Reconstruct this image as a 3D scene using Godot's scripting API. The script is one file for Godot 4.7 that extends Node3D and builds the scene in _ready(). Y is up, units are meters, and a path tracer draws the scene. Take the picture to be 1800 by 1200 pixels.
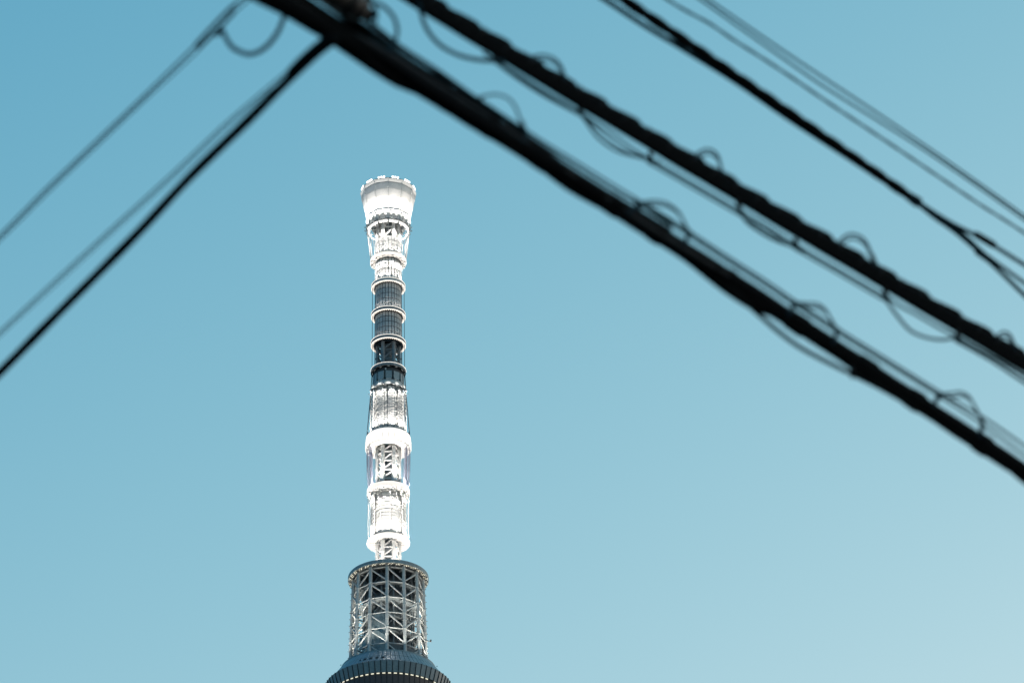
extends Node3D
# A floodlit lattice broadcasting tower at dusk, seen from the street below through slack overhead cables.

var M := {}
var unit_cylinder: CylinderMesh
var unit_box: BoxMesh
var noise_image: ImageTexture
var rng := RandomNumberGenerator.new()

const SPAN_A := [
	["trunk_cable", 0.0322, [Vector3(-1.063, 8.166, -8.246), Vector3(-0.910, 8.169, -8.407), Vector3(-0.752, 8.170, -8.572), Vector3(-0.589, 8.168, -8.741), Vector3(-0.423, 8.163, -8.915), Vector3(-0.252, 8.156, -9.094), Vector3(-0.076, 8.147, -9.277), Vector3(0.105, 8.136, -9.465), Vector3(0.290, 8.122, -9.659), Vector3(0.481, 8.107, -9.858), Vector3(0.677, 8.090, -10.062), Vector3(0.878, 8.071, -10.272), Vector3(1.085, 8.051, -10.488), Vector3(1.298, 8.030, -10.711), Vector3(1.517, 8.008, -10.939), Vector3(1.743, 7.984, -11.175), Vector3(1.976, 7.961, -11.418), Vector3(2.215, 7.936, -11.668), Vector3(2.462, 7.912, -11.926)]],
	["branch_cable", 0.0121, [Vector3(-0.988, 8.158, -8.342), Vector3(-0.768, 8.143, -8.572), Vector3(-0.672, 8.151, -8.672), Vector3(-0.574, 8.152, -8.774), Vector3(-0.474, 8.139, -8.879), Vector3(-0.338, 8.125, -9.020), Vector3(-0.261, 8.144, -9.101), Vector3(-0.165, 8.135, -9.201), Vector3(-0.058, 8.138, -9.312), Vector3(0.086, 8.123, -9.462), Vector3(0.196, 8.098, -9.577), Vector3(0.271, 8.099, -9.655), Vector3(0.385, 8.102, -9.773), Vector3(0.578, 8.082, -9.975), Vector3(0.735, 8.042, -10.139), Vector3(0.826, 8.036, -10.233), Vector3(0.909, 8.054, -10.320), Vector3(1.065, 8.057, -10.483), Vector3(1.234, 8.030, -10.659), Vector3(1.408, 8.017, -10.840), Vector3(1.632, 8.003, -11.073), Vector3(1.859, 7.962, -11.310), Vector3(2.461, 7.881, -11.937)]],
	["feeder_cable", 0.0138, [Vector3(-0.862, 8.213, -8.431), Vector3(-0.718, 8.200, -8.581), Vector3(-0.621, 8.184, -8.683), Vector3(-0.522, 8.178, -8.786), Vector3(-0.439, 8.182, -8.873), Vector3(-0.337, 8.183, -8.980), Vector3(-0.233, 8.171, -9.088), Vector3(-0.111, 8.160, -9.216), Vector3(0.014, 8.149, -9.346), Vector3(0.160, 8.130, -9.499), Vector3(0.308, 8.111, -9.654), Vector3(0.480, 8.089, -9.833), Vector3(0.675, 8.079, -10.037), Vector3(0.856, 8.072, -10.227), Vector3(1.084, 8.059, -10.465), Vector3(1.405, 8.022, -10.800), Vector3(1.741, 7.991, -11.151), Vector3(2.091, 7.948, -11.517)]],
	["messenger_wire", 0.0082, [Vector3(-0.721, 8.331, -8.586), Vector3(-0.606, 8.311, -8.706), Vector3(-0.490, 8.288, -8.828), Vector3(-0.405, 8.271, -8.916), Vector3(-0.337, 8.251, -8.988), Vector3(-0.216, 8.239, -9.114), Vector3(-0.105, 8.219, -9.230), Vector3(-0.021, 8.210, -9.318), Vector3(0.069, 8.183, -9.412), Vector3(0.197, 8.151, -9.546), Vector3(0.347, 8.120, -9.702), Vector3(0.480, 8.108, -9.842)]],
	["branch_cable", 0.0097, [Vector3(-0.797, 8.218, -8.481), Vector3(-0.701, 8.200, -8.581), Vector3(-0.604, 8.195, -8.683), Vector3(-0.505, 8.181, -8.787), Vector3(-0.404, 8.156, -8.892), Vector3(-0.302, 8.139, -8.999), Vector3(-0.164, 8.126, -9.144), Vector3(0.014, 8.111, -9.329)]],
	["trunk_cable", 0.0152, [Vector3(-0.866, 8.321, -8.444), Vector3(-0.721, 8.298, -8.595), Vector3(-0.607, 8.278, -8.715), Vector3(-0.490, 8.253, -8.836), Vector3(-0.406, 8.239, -8.924), Vector3(-0.337, 8.219, -8.996), Vector3(-0.216, 8.207, -9.122), Vector3(-0.105, 8.191, -9.238), Vector3(0.014, 8.172, -9.363), Vector3(0.197, 8.138, -9.554), Vector3(0.309, 8.113, -9.670)]],
	["branch_cable", 0.0125, [Vector3(-0.784, 8.141, -8.547), Vector3(-0.573, 8.154, -8.766), Vector3(-0.474, 8.155, -8.870), Vector3(-0.338, 8.141, -9.012), Vector3(-0.261, 8.153, -9.093), Vector3(-0.165, 8.147, -9.193), Vector3(-0.040, 8.147, -9.322), Vector3(0.104, 8.123, -9.473)]],
	["branch_cable", 0.0106, [Vector3(-0.836, 8.279, -8.510), Vector3(-0.723, 8.267, -8.628), Vector3(-0.608, 8.252, -8.747), Vector3(-0.525, 8.243, -8.834), Vector3(-0.449, 8.236, -8.912), Vector3(-0.339, 8.223, -9.028), Vector3(-0.235, 8.213, -9.136), Vector3(-0.111, 8.197, -9.265)]],
	["wire", 0.0042, [Vector3(-0.421, 8.206, -8.883), Vector3(-0.302, 8.207, -9.007), Vector3(-0.163, 8.212, -9.153), Vector3(-0.039, 8.206, -9.283), Vector3(0.106, 8.190, -9.434), Vector3(0.236, 8.184, -9.570), Vector3(0.348, 8.178, -9.688), Vector3(0.438, 8.174, -9.782), Vector3(0.541, 8.158, -9.889)]],
	["wire", 0.0042, [Vector3(-0.422, 8.204, -8.895), Vector3(-0.303, 8.205, -9.019), Vector3(-0.163, 8.207, -9.165), Vector3(-0.039, 8.200, -9.295), Vector3(0.106, 8.183, -9.446), Vector3(0.235, 8.173, -9.581), Vector3(0.348, 8.166, -9.700), Vector3(0.438, 8.164, -9.793), Vector3(0.541, 8.153, -9.901)]],
	["wire", 0.0042, [Vector3(-0.423, 8.202, -8.907), Vector3(-0.303, 8.203, -9.032), Vector3(-0.164, 8.203, -9.177), Vector3(-0.039, 8.194, -9.307), Vector3(0.106, 8.176, -9.458), Vector3(0.235, 8.162, -9.593), Vector3(0.348, 8.154, -9.711), Vector3(0.438, 8.153, -9.805), Vector3(0.541, 8.147, -9.912)]],
	["wire", 0.0042, [Vector3(-0.423, 8.200, -8.919), Vector3(-0.303, 8.200, -9.044), Vector3(-0.164, 8.198, -9.189), Vector3(-0.040, 8.188, -9.319), Vector3(0.105, 8.168, -9.470), Vector3(0.235, 8.151, -9.605), Vector3(0.348, 8.141, -9.723), Vector3(0.438, 8.143, -9.817), Vector3(0.541, 8.141, -9.924)]],
	["wire", 0.0042, [Vector3(-0.424, 8.198, -8.931), Vector3(-0.304, 8.198, -9.056), Vector3(-0.164, 8.193, -9.201), Vector3(-0.040, 8.182, -9.331), Vector3(0.105, 8.161, -9.482), Vector3(0.234, 8.140, -9.617), Vector3(0.347, 8.129, -9.735), Vector3(0.438, 8.133, -9.829), Vector3(0.541, 8.135, -9.936)]],
	["wire", 0.0049, [Vector3(0.438, 8.172, -9.782), Vector3(0.522, 8.173, -9.869), Vector3(0.606, 8.165, -9.957), Vector3(0.739, 8.152, -10.096), Vector3(0.881, 8.141, -10.244), Vector3(0.983, 8.128, -10.352), Vector3(1.061, 8.123, -10.433), Vector3(1.136, 8.115, -10.512), Vector3(1.323, 8.104, -10.707), Vector3(1.529, 8.092, -10.922), Vector3(1.704, 8.091, -11.106), Vector3(1.865, 8.070, -11.274), Vector3(2.344, 8.006, -11.775)]],
	["wire", 0.0049, [Vector3(0.434, 8.155, -9.777), Vector3(0.517, 8.156, -9.864), Vector3(0.601, 8.149, -9.952), Vector3(0.734, 8.135, -10.091), Vector3(0.875, 8.123, -10.239), Vector3(0.978, 8.110, -10.346), Vector3(1.055, 8.106, -10.427), Vector3(1.131, 8.097, -10.506), Vector3(1.318, 8.086, -10.701), Vector3(1.523, 8.074, -10.916), Vector3(1.696, 8.058, -11.097), Vector3(1.856, 8.029, -11.264), Vector3(2.338, 7.959, -11.768)]],
	["slack_cable", 0.0080, [Vector3(0.723, 8.031, -10.095), Vector3(0.812, 8.008, -10.188), Vector3(0.892, 7.978, -10.272), Vector3(0.973, 7.958, -10.356), Vector3(1.078, 7.958, -10.465), Vector3(1.178, 7.966, -10.570), Vector3(1.292, 7.975, -10.690), Vector3(1.380, 7.973, -10.781), Vector3(1.490, 7.966, -10.896), Vector3(1.624, 7.955, -11.036), Vector3(1.761, 7.947, -11.179), Vector3(1.851, 7.917, -11.273), Vector3(2.325, 7.845, -11.769)]],
	["slack_cable", 0.0059, [Vector3(0.753, 8.029, -10.118), Vector3(0.844, 8.035, -10.214), Vector3(0.977, 8.022, -10.353), Vector3(1.102, 8.019, -10.484), Vector3(1.208, 8.000, -10.594), Vector3(1.314, 7.986, -10.705), Vector3(1.424, 7.981, -10.820)]],
	["slack_loop", 0.0040, [Vector3(-0.101, 8.198, -9.209), Vector3(-0.065, 8.237, -9.247), Vector3(-0.029, 8.268, -9.286), Vector3(0.008, 8.276, -9.323), Vector3(0.031, 8.252, -9.348), Vector3(0.044, 8.206, -9.362), Vector3(0.062, 8.158, -9.380), Vector3(0.041, 8.135, -9.358)]],
	["slack_loop", 0.0042, [Vector3(0.393, 8.099, -9.727), Vector3(0.436, 8.162, -9.771), Vector3(0.484, 8.204, -9.822), Vector3(0.533, 8.226, -9.874), Vector3(0.572, 8.213, -9.914), Vector3(0.588, 8.176, -9.931), Vector3(0.597, 8.154, -9.940), Vector3(0.583, 8.095, -9.925)]],
	["slack_loop", 0.0044, [Vector3(0.947, 8.051, -10.306), Vector3(0.982, 8.117, -10.343), Vector3(1.026, 8.145, -10.389), Vector3(1.063, 8.167, -10.428), Vector3(1.094, 8.161, -10.460), Vector3(1.111, 8.132, -10.478), Vector3(1.128, 8.098, -10.496), Vector3(1.111, 8.038, -10.478)]],
	["slack_loop", 0.0045, [Vector3(1.492, 8.013, -10.876), Vector3(1.532, 8.082, -10.918), Vector3(1.573, 8.111, -10.961), Vector3(1.617, 8.142, -11.007), Vector3(1.651, 8.141, -11.043), Vector3(1.670, 8.108, -11.063), Vector3(1.693, 8.054, -11.086), Vector3(1.676, 7.996, -11.068)]],
	["lashed_strand", 0.0077, [Vector3(-0.573, 8.189, -8.748), Vector3(-0.536, 8.188, -8.786), Vector3(-0.500, 8.170, -8.825), Vector3(-0.463, 8.150, -8.863), Vector3(-0.426, 8.131, -8.902), Vector3(-0.388, 8.124, -8.941), Vector3(-0.351, 8.123, -8.980), Vector3(-0.313, 8.144, -9.019), Vector3(-0.276, 8.163, -9.059), Vector3(-0.237, 8.177, -9.098), Vector3(-0.199, 8.178, -9.139), Vector3(-0.160, 8.171, -9.179), Vector3(-0.122, 8.146, -9.219), Vector3(-0.083, 8.122, -9.259), Vector3(-0.044, 8.110, -9.300), Vector3(-0.005, 8.102, -9.341), Vector3(0.035, 8.115, -9.383), Vector3(0.075, 8.130, -9.425), Vector3(0.116, 8.151, -9.468), Vector3(0.157, 8.155, -9.510), Vector3(0.197, 8.155, -9.552), Vector3(0.238, 8.134, -9.595), Vector3(0.278, 8.110, -9.637), Vector3(0.319, 8.086, -9.679), Vector3(0.361, 8.078, -9.723), Vector3(0.403, 8.079, -9.767), Vector3(0.445, 8.089, -9.811), Vector3(0.488, 8.111, -9.856), Vector3(0.532, 8.122, -9.902), Vector3(0.575, 8.128, -9.947), Vector3(0.618, 8.116, -9.992), Vector3(0.660, 8.090, -10.036), Vector3(0.703, 8.066, -10.080), Vector3(0.746, 8.048, -10.125), Vector3(0.790, 8.040, -10.171), Vector3(0.835, 8.044, -10.218), Vector3(0.881, 8.061, -10.266), Vector3(0.927, 8.078, -10.315), Vector3(0.974, 8.090, -10.363), Vector3(1.019, 8.085, -10.411), Vector3(1.065, 8.068, -10.458), Vector3(1.109, 8.039, -10.504), Vector3(1.154, 8.012, -10.551), Vector3(1.200, 8.000, -10.599), Vector3(1.247, 7.997, -10.648), Vector3(1.296, 8.008, -10.699), Vector3(1.345, 8.025, -10.751), Vector3(1.395, 8.044, -10.803), Vector3(1.444, 8.046, -10.854), Vector3(1.492, 8.034, -10.904), Vector3(1.539, 8.007, -10.953), Vector3(1.586, 7.982, -11.003), Vector3(1.634, 7.956, -11.052), Vector3(1.683, 7.949, -11.104), Vector3(1.734, 7.952, -11.157), Vector3(1.787, 7.971, -11.212), Vector3(1.840, 7.984, -11.267), Vector3(1.893, 7.999, -11.323), Vector3(1.945, 7.993, -11.377), Vector3(1.995, 7.977, -11.430), Vector3(2.044, 7.945, -11.481), Vector3(2.095, 7.920, -11.533), Vector3(2.146, 7.901, -11.587), Vector3(2.199, 7.895, -11.642), Vector3(2.254, 7.905, -11.700), Vector3(2.312, 7.924, -11.760)]],
	["lashed_strand", 0.0077, [Vector3(-0.574, 8.198, -8.768), Vector3(-0.537, 8.179, -8.806), Vector3(-0.500, 8.151, -8.844), Vector3(-0.464, 8.143, -8.883), Vector3(-0.427, 8.149, -8.921), Vector3(-0.389, 8.171, -8.960), Vector3(-0.352, 8.193, -8.999), Vector3(-0.314, 8.195, -9.038), Vector3(-0.276, 8.181, -9.078), Vector3(-0.238, 8.150, -9.118), Vector3(-0.200, 8.134, -9.158), Vector3(-0.161, 8.131, -9.198), Vector3(-0.122, 8.151, -9.238), Vector3(-0.083, 8.172, -9.280), Vector3(-0.043, 8.186, -9.321), Vector3(-0.004, 8.175, -9.362), Vector3(0.036, 8.144, -9.403), Vector3(0.075, 8.119, -9.444), Vector3(0.115, 8.110, -9.486), Vector3(0.156, 8.120, -9.528), Vector3(0.197, 8.145, -9.572), Vector3(0.239, 8.160, -9.615), Vector3(0.280, 8.159, -9.658), Vector3(0.321, 8.133, -9.701), Vector3(0.362, 8.105, -9.743), Vector3(0.403, 8.090, -9.786), Vector3(0.446, 8.092, -9.831), Vector3(0.489, 8.109, -9.876), Vector3(0.533, 8.134, -9.921), Vector3(0.576, 8.140, -9.967), Vector3(0.619, 8.121, -10.011), Vector3(0.661, 8.092, -10.055), Vector3(0.704, 8.064, -10.100), Vector3(0.748, 8.059, -10.146), Vector3(0.793, 8.075, -10.193), Vector3(0.839, 8.097, -10.241), Vector3(0.885, 8.110, -10.289), Vector3(0.930, 8.098, -10.335), Vector3(0.974, 8.070, -10.381), Vector3(1.018, 8.041, -10.427), Vector3(1.063, 8.029, -10.474), Vector3(1.110, 8.030, -10.523), Vector3(1.158, 8.053, -10.574), Vector3(1.207, 8.071, -10.624), Vector3(1.255, 8.075, -10.674), Vector3(1.301, 8.055, -10.722), Vector3(1.346, 8.018, -10.770), Vector3(1.393, 7.997, -10.818), Vector3(1.441, 7.989, -10.868), Vector3(1.491, 8.006, -10.921), Vector3(1.543, 8.032, -10.975), Vector3(1.593, 8.038, -11.027), Vector3(1.643, 8.030, -11.079), Vector3(1.689, 7.992, -11.128), Vector3(1.737, 7.964, -11.178), Vector3(1.787, 7.948, -11.229), Vector3(1.839, 7.959, -11.284), Vector3(1.893, 7.981, -11.340), Vector3(1.948, 7.998, -11.397), Vector3(2.000, 8.001, -11.452), Vector3(2.050, 7.975, -11.504), Vector3(2.099, 7.936, -11.555), Vector3(2.150, 7.917, -11.608), Vector3(2.204, 7.913, -11.664), Vector3(2.261, 7.934, -11.723), Vector3(2.318, 7.956, -11.784)]],
	["cable_tie", 0.0318, [Vector3(-0.440, 8.164, -8.897), Vector3(-0.406, 8.163, -8.932)]],
	["cable_tie", 0.0320, [Vector3(-0.222, 8.155, -9.124), Vector3(-0.178, 8.152, -9.170)]],
	["cable_tie", 0.0327, [Vector3(-0.088, 8.148, -9.264), Vector3(-0.047, 8.145, -9.307)]],
	["cable_tie", 0.0332, [Vector3(0.082, 8.137, -9.441), Vector3(0.129, 8.134, -9.491)]],
	["cable_tie", 0.0341, [Vector3(0.315, 8.120, -9.684), Vector3(0.362, 8.116, -9.734)]],
	["cable_tie", 0.0347, [Vector3(0.469, 8.108, -9.845), Vector3(0.506, 8.105, -9.884)]],
	["cable_tie", 0.0344, [Vector3(0.723, 8.086, -10.111), Vector3(0.750, 8.083, -10.138)]],
	["cable_tie", 0.0350, [Vector3(0.955, 8.064, -10.353), Vector3(1.011, 8.058, -10.411)]],
	["cable_tie", 0.0365, [Vector3(1.207, 8.039, -10.615), Vector3(1.263, 8.033, -10.674)]],
	["cable_tie", 0.0364, [Vector3(1.402, 8.019, -10.819), Vector3(1.446, 8.015, -10.865)]],
	["cable_tie", 0.0370, [Vector3(1.671, 7.992, -11.099), Vector3(1.711, 7.988, -11.142)]],
	["cable_tie", 0.0388, [Vector3(1.962, 7.962, -11.404), Vector3(2.030, 7.955, -11.474)]],
	["slack_loop", 0.0038, [Vector3(0.392, 8.081, -9.710), Vector3(0.441, 8.148, -9.761), Vector3(0.488, 8.181, -9.811), Vector3(0.538, 8.203, -9.863), Vector3(0.577, 8.190, -9.903), Vector3(0.593, 8.162, -9.920), Vector3(0.602, 8.140, -9.929), Vector3(0.581, 8.077, -9.908)]],
	["slack_loop", 0.0040, [Vector3(0.945, 8.033, -10.288), Vector3(0.987, 8.104, -10.332), Vector3(1.030, 8.122, -10.377), Vector3(1.067, 8.143, -10.416), Vector3(1.098, 8.137, -10.449), Vector3(1.116, 8.118, -10.468), Vector3(1.132, 8.084, -10.485), Vector3(1.109, 8.021, -10.460)]],
	["slack_loop", 0.0041, [Vector3(1.489, 7.996, -10.858), Vector3(1.536, 8.068, -10.908), Vector3(1.576, 8.088, -10.950), Vector3(1.620, 8.119, -10.996), Vector3(1.654, 8.118, -11.031), Vector3(1.674, 8.094, -11.053), Vector3(1.697, 8.041, -11.076), Vector3(1.672, 7.979, -11.050)]],
	["slack_loop", 0.0063, [Vector3(-0.489, 8.349, -8.804), Vector3(-0.464, 8.322, -8.830), Vector3(-0.430, 8.335, -8.866), Vector3(-0.387, 8.352, -8.910), Vector3(-0.353, 8.338, -8.946), Vector3(-0.339, 8.293, -8.960), Vector3(-0.352, 8.222, -8.947), Vector3(-0.370, 8.181, -8.928)]],
	["slack_loop", 0.0053, [Vector3(-0.447, 8.369, -8.840), Vector3(-0.418, 8.343, -8.870), Vector3(-0.401, 8.307, -8.888), Vector3(-0.404, 8.269, -8.884), Vector3(-0.417, 8.214, -8.870)]],
	["cable_clip", 0.0069, [Vector3(1.181, 8.017, -10.574), Vector3(1.181, 7.956, -10.574)]],
	["cable_clip", 0.0067, [Vector3(0.589, 8.125, -9.955), Vector3(0.605, 8.180, -9.972)]],
	["cable_clip", 0.0066, [Vector3(0.421, 8.180, -9.780), Vector3(0.442, 8.112, -9.801)]],
	["cable_clip", 0.0069, [Vector3(1.118, 8.054, -10.508), Vector3(1.136, 8.124, -10.526)]],
	["cable_clip", 0.0072, [Vector3(1.679, 8.009, -11.094), Vector3(1.700, 8.078, -11.115)]],
	["cable_clip", 0.0068, [Vector3(0.976, 8.130, -10.359), Vector3(0.955, 8.061, -10.337)]],
	["cable_clip", 0.0071, [Vector3(1.523, 8.092, -10.931), Vector3(1.499, 8.021, -10.906)]],
	["cable_clip", 0.0063, [Vector3(-0.082, 8.229, -9.255), Vector3(-0.097, 8.169, -9.239)]],
	["cable_clip", 0.0064, [Vector3(0.047, 8.232, -9.388), Vector3(0.065, 8.178, -9.408)]],
]
const SPAN_B := [
	["trunk_cable", 0.0298, [Vector3(-0.742, 8.827, -9.014), Vector3(-0.585, 8.820, -9.177), Vector3(-0.425, 8.813, -9.344), Vector3(-0.261, 8.808, -9.515), Vector3(-0.093, 8.803, -9.691), Vector3(0.079, 8.799, -9.870), Vector3(0.255, 8.796, -10.055), Vector3(0.437, 8.794, -10.244), Vector3(0.622, 8.792, -10.438), Vector3(0.813, 8.790, -10.637), Vector3(1.009, 8.789, -10.841), Vector3(1.211, 8.788, -11.052), Vector3(1.418, 8.787, -11.268), Vector3(1.631, 8.786, -11.490), Vector3(1.850, 8.785, -11.718), Vector3(2.075, 8.784, -11.954), Vector3(2.307, 8.783, -12.196), Vector3(2.546, 8.781, -12.445)]],
	["branch_cable", 0.0164, [Vector3(-0.740, 8.794, -8.999), Vector3(-0.584, 8.786, -9.162), Vector3(-0.424, 8.780, -9.329), Vector3(-0.261, 8.774, -9.499), Vector3(-0.094, 8.769, -9.674), Vector3(0.078, 8.766, -9.854), Vector3(0.254, 8.762, -10.038), Vector3(0.435, 8.760, -10.226), Vector3(0.620, 8.757, -10.420), Vector3(0.811, 8.756, -10.619), Vector3(1.006, 8.754, -10.823), Vector3(1.207, 8.753, -11.033), Vector3(1.414, 8.752, -11.249), Vector3(1.626, 8.751, -11.471), Vector3(1.845, 8.750, -11.699), Vector3(2.070, 8.749, -11.934), Vector3(2.301, 8.747, -12.175), Vector3(2.539, 8.745, -12.424)]],
	["messenger_wire", 0.0124, [Vector3(-0.709, 8.868, -9.065), Vector3(-0.664, 8.872, -9.112), Vector3(-0.622, 8.876, -9.156), Vector3(-0.613, 8.871, -9.165), Vector3(-0.607, 8.863, -9.171), Vector3(-0.562, 8.867, -9.219), Vector3(-0.519, 8.871, -9.263), Vector3(-0.510, 8.866, -9.272), Vector3(-0.507, 8.859, -9.275), Vector3(-0.461, 8.863, -9.324), Vector3(-0.418, 8.868, -9.369), Vector3(-0.409, 8.863, -9.378), Vector3(-0.406, 8.856, -9.381), Vector3(-0.359, 8.860, -9.430), Vector3(-0.315, 8.865, -9.476), Vector3(-0.306, 8.859, -9.485), Vector3(-0.304, 8.852, -9.487), Vector3(-0.256, 8.857, -9.538), Vector3(-0.211, 8.862, -9.584), Vector3(-0.202, 8.857, -9.594), Vector3(-0.200, 8.849, -9.596), Vector3(-0.151, 8.854, -9.647), Vector3(-0.106, 8.859, -9.694), Vector3(-0.097, 8.854, -9.704), Vector3(-0.093, 8.847, -9.707), Vector3(-0.044, 8.852, -9.759), Vector3(0.003, 8.857, -9.807), Vector3(0.012, 8.852, -9.817), Vector3(0.014, 8.844, -9.819), Vector3(0.065, 8.849, -9.872), Vector3(0.112, 8.855, -9.920), Vector3(0.121, 8.850, -9.931), Vector3(0.125, 8.842, -9.934), Vector3(0.176, 8.848, -9.987), Vector3(0.223, 8.853, -10.037), Vector3(0.233, 8.848, -10.047), Vector3(0.236, 8.840, -10.050), Vector3(0.288, 8.846, -10.104), Vector3(0.336, 8.852, -10.154), Vector3(0.346, 8.846, -10.165), Vector3(0.349, 8.839, -10.168), Vector3(0.402, 8.845, -10.224), Vector3(0.452, 8.850, -10.275), Vector3(0.462, 8.845, -10.285), Vector3(0.464, 8.838, -10.288), Vector3(0.518, 8.843, -10.344), Vector3(0.568, 8.849, -10.396), Vector3(0.578, 8.844, -10.407), Vector3(0.582, 8.837, -10.410), Vector3(0.636, 8.842, -10.467), Vector3(0.687, 8.849, -10.521), Vector3(0.698, 8.843, -10.531), Vector3(0.700, 8.836, -10.534), Vector3(0.756, 8.842, -10.592), Vector3(0.808, 8.848, -10.646), Vector3(0.818, 8.843, -10.657), Vector3(0.821, 8.835, -10.660), Vector3(0.878, 8.841, -10.720), Vector3(0.931, 8.847, -10.775), Vector3(0.942, 8.842, -10.786), Vector3(0.944, 8.834, -10.788), Vector3(1.002, 8.841, -10.848), Vector3(1.055, 8.847, -10.904), Vector3(1.066, 8.842, -10.916), Vector3(1.070, 8.834, -10.919), Vector3(1.128, 8.840, -10.980), Vector3(1.183, 8.847, -11.037), Vector3(1.194, 8.841, -11.049), Vector3(1.196, 8.833, -11.051), Vector3(1.256, 8.840, -11.114), Vector3(1.312, 8.846, -11.172), Vector3(1.323, 8.841, -11.183), Vector3(1.326, 8.833, -11.187), Vector3(1.387, 8.840, -11.250), Vector3(1.444, 8.846, -11.309), Vector3(1.455, 8.841, -11.321), Vector3(1.458, 8.833, -11.324), Vector3(1.520, 8.839, -11.388), Vector3(1.577, 8.846, -11.448), Vector3(1.589, 8.841, -11.460), Vector3(1.592, 8.832, -11.464), Vector3(1.655, 8.839, -11.530), Vector3(1.714, 8.846, -11.591), Vector3(1.726, 8.840, -11.603), Vector3(1.728, 8.832, -11.606), Vector3(1.793, 8.839, -11.673), Vector3(1.853, 8.846, -11.735), Vector3(1.864, 8.840, -11.748), Vector3(1.868, 8.832, -11.751), Vector3(1.933, 8.839, -11.819), Vector3(1.994, 8.845, -11.883), Vector3(2.006, 8.840, -11.896), Vector3(2.009, 8.831, -11.898), Vector3(2.076, 8.838, -11.968), Vector3(2.138, 8.845, -12.033), Vector3(2.150, 8.839, -12.045), Vector3(2.153, 8.831, -12.049), Vector3(2.221, 8.838, -12.120), Vector3(2.285, 8.844, -12.186), Vector3(2.297, 8.839, -12.199), Vector3(2.300, 8.830, -12.201), Vector3(2.369, 8.837, -12.274), Vector3(2.433, 8.844, -12.341), Vector3(2.446, 8.838, -12.354), Vector3(2.450, 8.829, -12.358), Vector3(2.520, 8.836, -12.431), Vector3(2.588, 8.862, -12.502), Vector3(2.602, 8.865, -12.517)]],
	["spiral_hanger", 0.0360, [Vector3(-0.742, 8.834, -9.014), Vector3(-0.585, 8.827, -9.177), Vector3(-0.425, 8.820, -9.344), Vector3(-0.261, 8.815, -9.515), Vector3(-0.093, 8.810, -9.691), Vector3(0.079, 8.807, -9.870), Vector3(0.256, 8.804, -10.055), Vector3(0.437, 8.801, -10.244), Vector3(0.623, 8.799, -10.438), Vector3(0.814, 8.798, -10.637), Vector3(1.010, 8.797, -10.842), Vector3(1.211, 8.796, -11.052), Vector3(1.419, 8.795, -11.268), Vector3(1.632, 8.795, -11.491), Vector3(1.851, 8.794, -11.719), Vector3(2.076, 8.793, -11.955), Vector3(2.308, 8.792, -12.197), Vector3(2.547, 8.790, -12.446)]],
	["slack_loop", 0.0071, [Vector3(-0.288, 8.772, -9.447), Vector3(-0.277, 8.719, -9.458), Vector3(-0.261, 8.677, -9.475), Vector3(-0.224, 8.645, -9.513), Vector3(-0.169, 8.644, -9.571), Vector3(-0.104, 8.669, -9.639), Vector3(-0.041, 8.709, -9.705), Vector3(-0.008, 8.730, -9.739)]],
	["wire", 0.0068, [Vector3(-0.041, 8.719, -9.713), Vector3(-0.013, 8.717, -9.743), Vector3(0.116, 8.708, -9.877), Vector3(0.253, 8.706, -10.020)]],
	["wire", 0.0044, [Vector3(-0.075, 8.719, -9.669), Vector3(0.000, 8.699, -9.748), Vector3(0.115, 8.687, -9.868), Vector3(0.256, 8.696, -10.016)]],
	["slack_loop", 0.0049, [Vector3(0.243, 8.708, -10.002), Vector3(0.272, 8.683, -10.032), Vector3(0.310, 8.645, -10.072), Vector3(0.376, 8.634, -10.141), Vector3(0.441, 8.655, -10.209), Vector3(0.499, 8.679, -10.269), Vector3(0.534, 8.694, -10.307)]],
	["slack_loop", 0.0049, [Vector3(0.248, 8.701, -10.000), Vector3(0.282, 8.696, -10.035), Vector3(0.347, 8.690, -10.103), Vector3(0.431, 8.677, -10.191), Vector3(0.498, 8.675, -10.261)]],
	["slack_loop", 0.0039, [Vector3(0.247, 8.702, -9.998), Vector3(0.278, 8.686, -10.030), Vector3(0.327, 8.663, -10.081), Vector3(0.400, 8.648, -10.158), Vector3(0.498, 8.673, -10.261)]],
	["wire", 0.0051, [Vector3(0.493, 8.684, -10.263), Vector3(0.658, 8.687, -10.436), Vector3(0.828, 8.689, -10.614), Vector3(0.936, 8.690, -10.727), Vector3(1.045, 8.683, -10.841), Vector3(1.224, 8.686, -11.028), Vector3(1.400, 8.687, -11.212)]],
	["wire", 0.0066, [Vector3(1.698, 8.695, -11.524), Vector3(1.862, 8.699, -11.695), Vector3(1.986, 8.697, -11.825), Vector3(2.502, 8.690, -12.365)]],
	["wire", 0.0047, [Vector3(0.486, 8.665, -10.256), Vector3(0.651, 8.667, -10.429), Vector3(0.820, 8.669, -10.606), Vector3(0.928, 8.670, -10.718), Vector3(1.037, 8.663, -10.832), Vector3(1.215, 8.666, -11.019), Vector3(1.391, 8.666, -11.203)]],
	["wire", 0.0062, [Vector3(1.689, 8.674, -11.515), Vector3(1.852, 8.678, -11.685), Vector3(1.975, 8.667, -11.814), Vector3(2.489, 8.651, -12.351)]],
	["slack_loop", 0.0067, [Vector3(0.817, 8.700, -10.603), Vector3(0.848, 8.661, -10.634), Vector3(0.896, 8.649, -10.685), Vector3(0.966, 8.651, -10.758), Vector3(1.044, 8.673, -10.840), Vector3(1.078, 8.680, -10.875)]],
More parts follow.
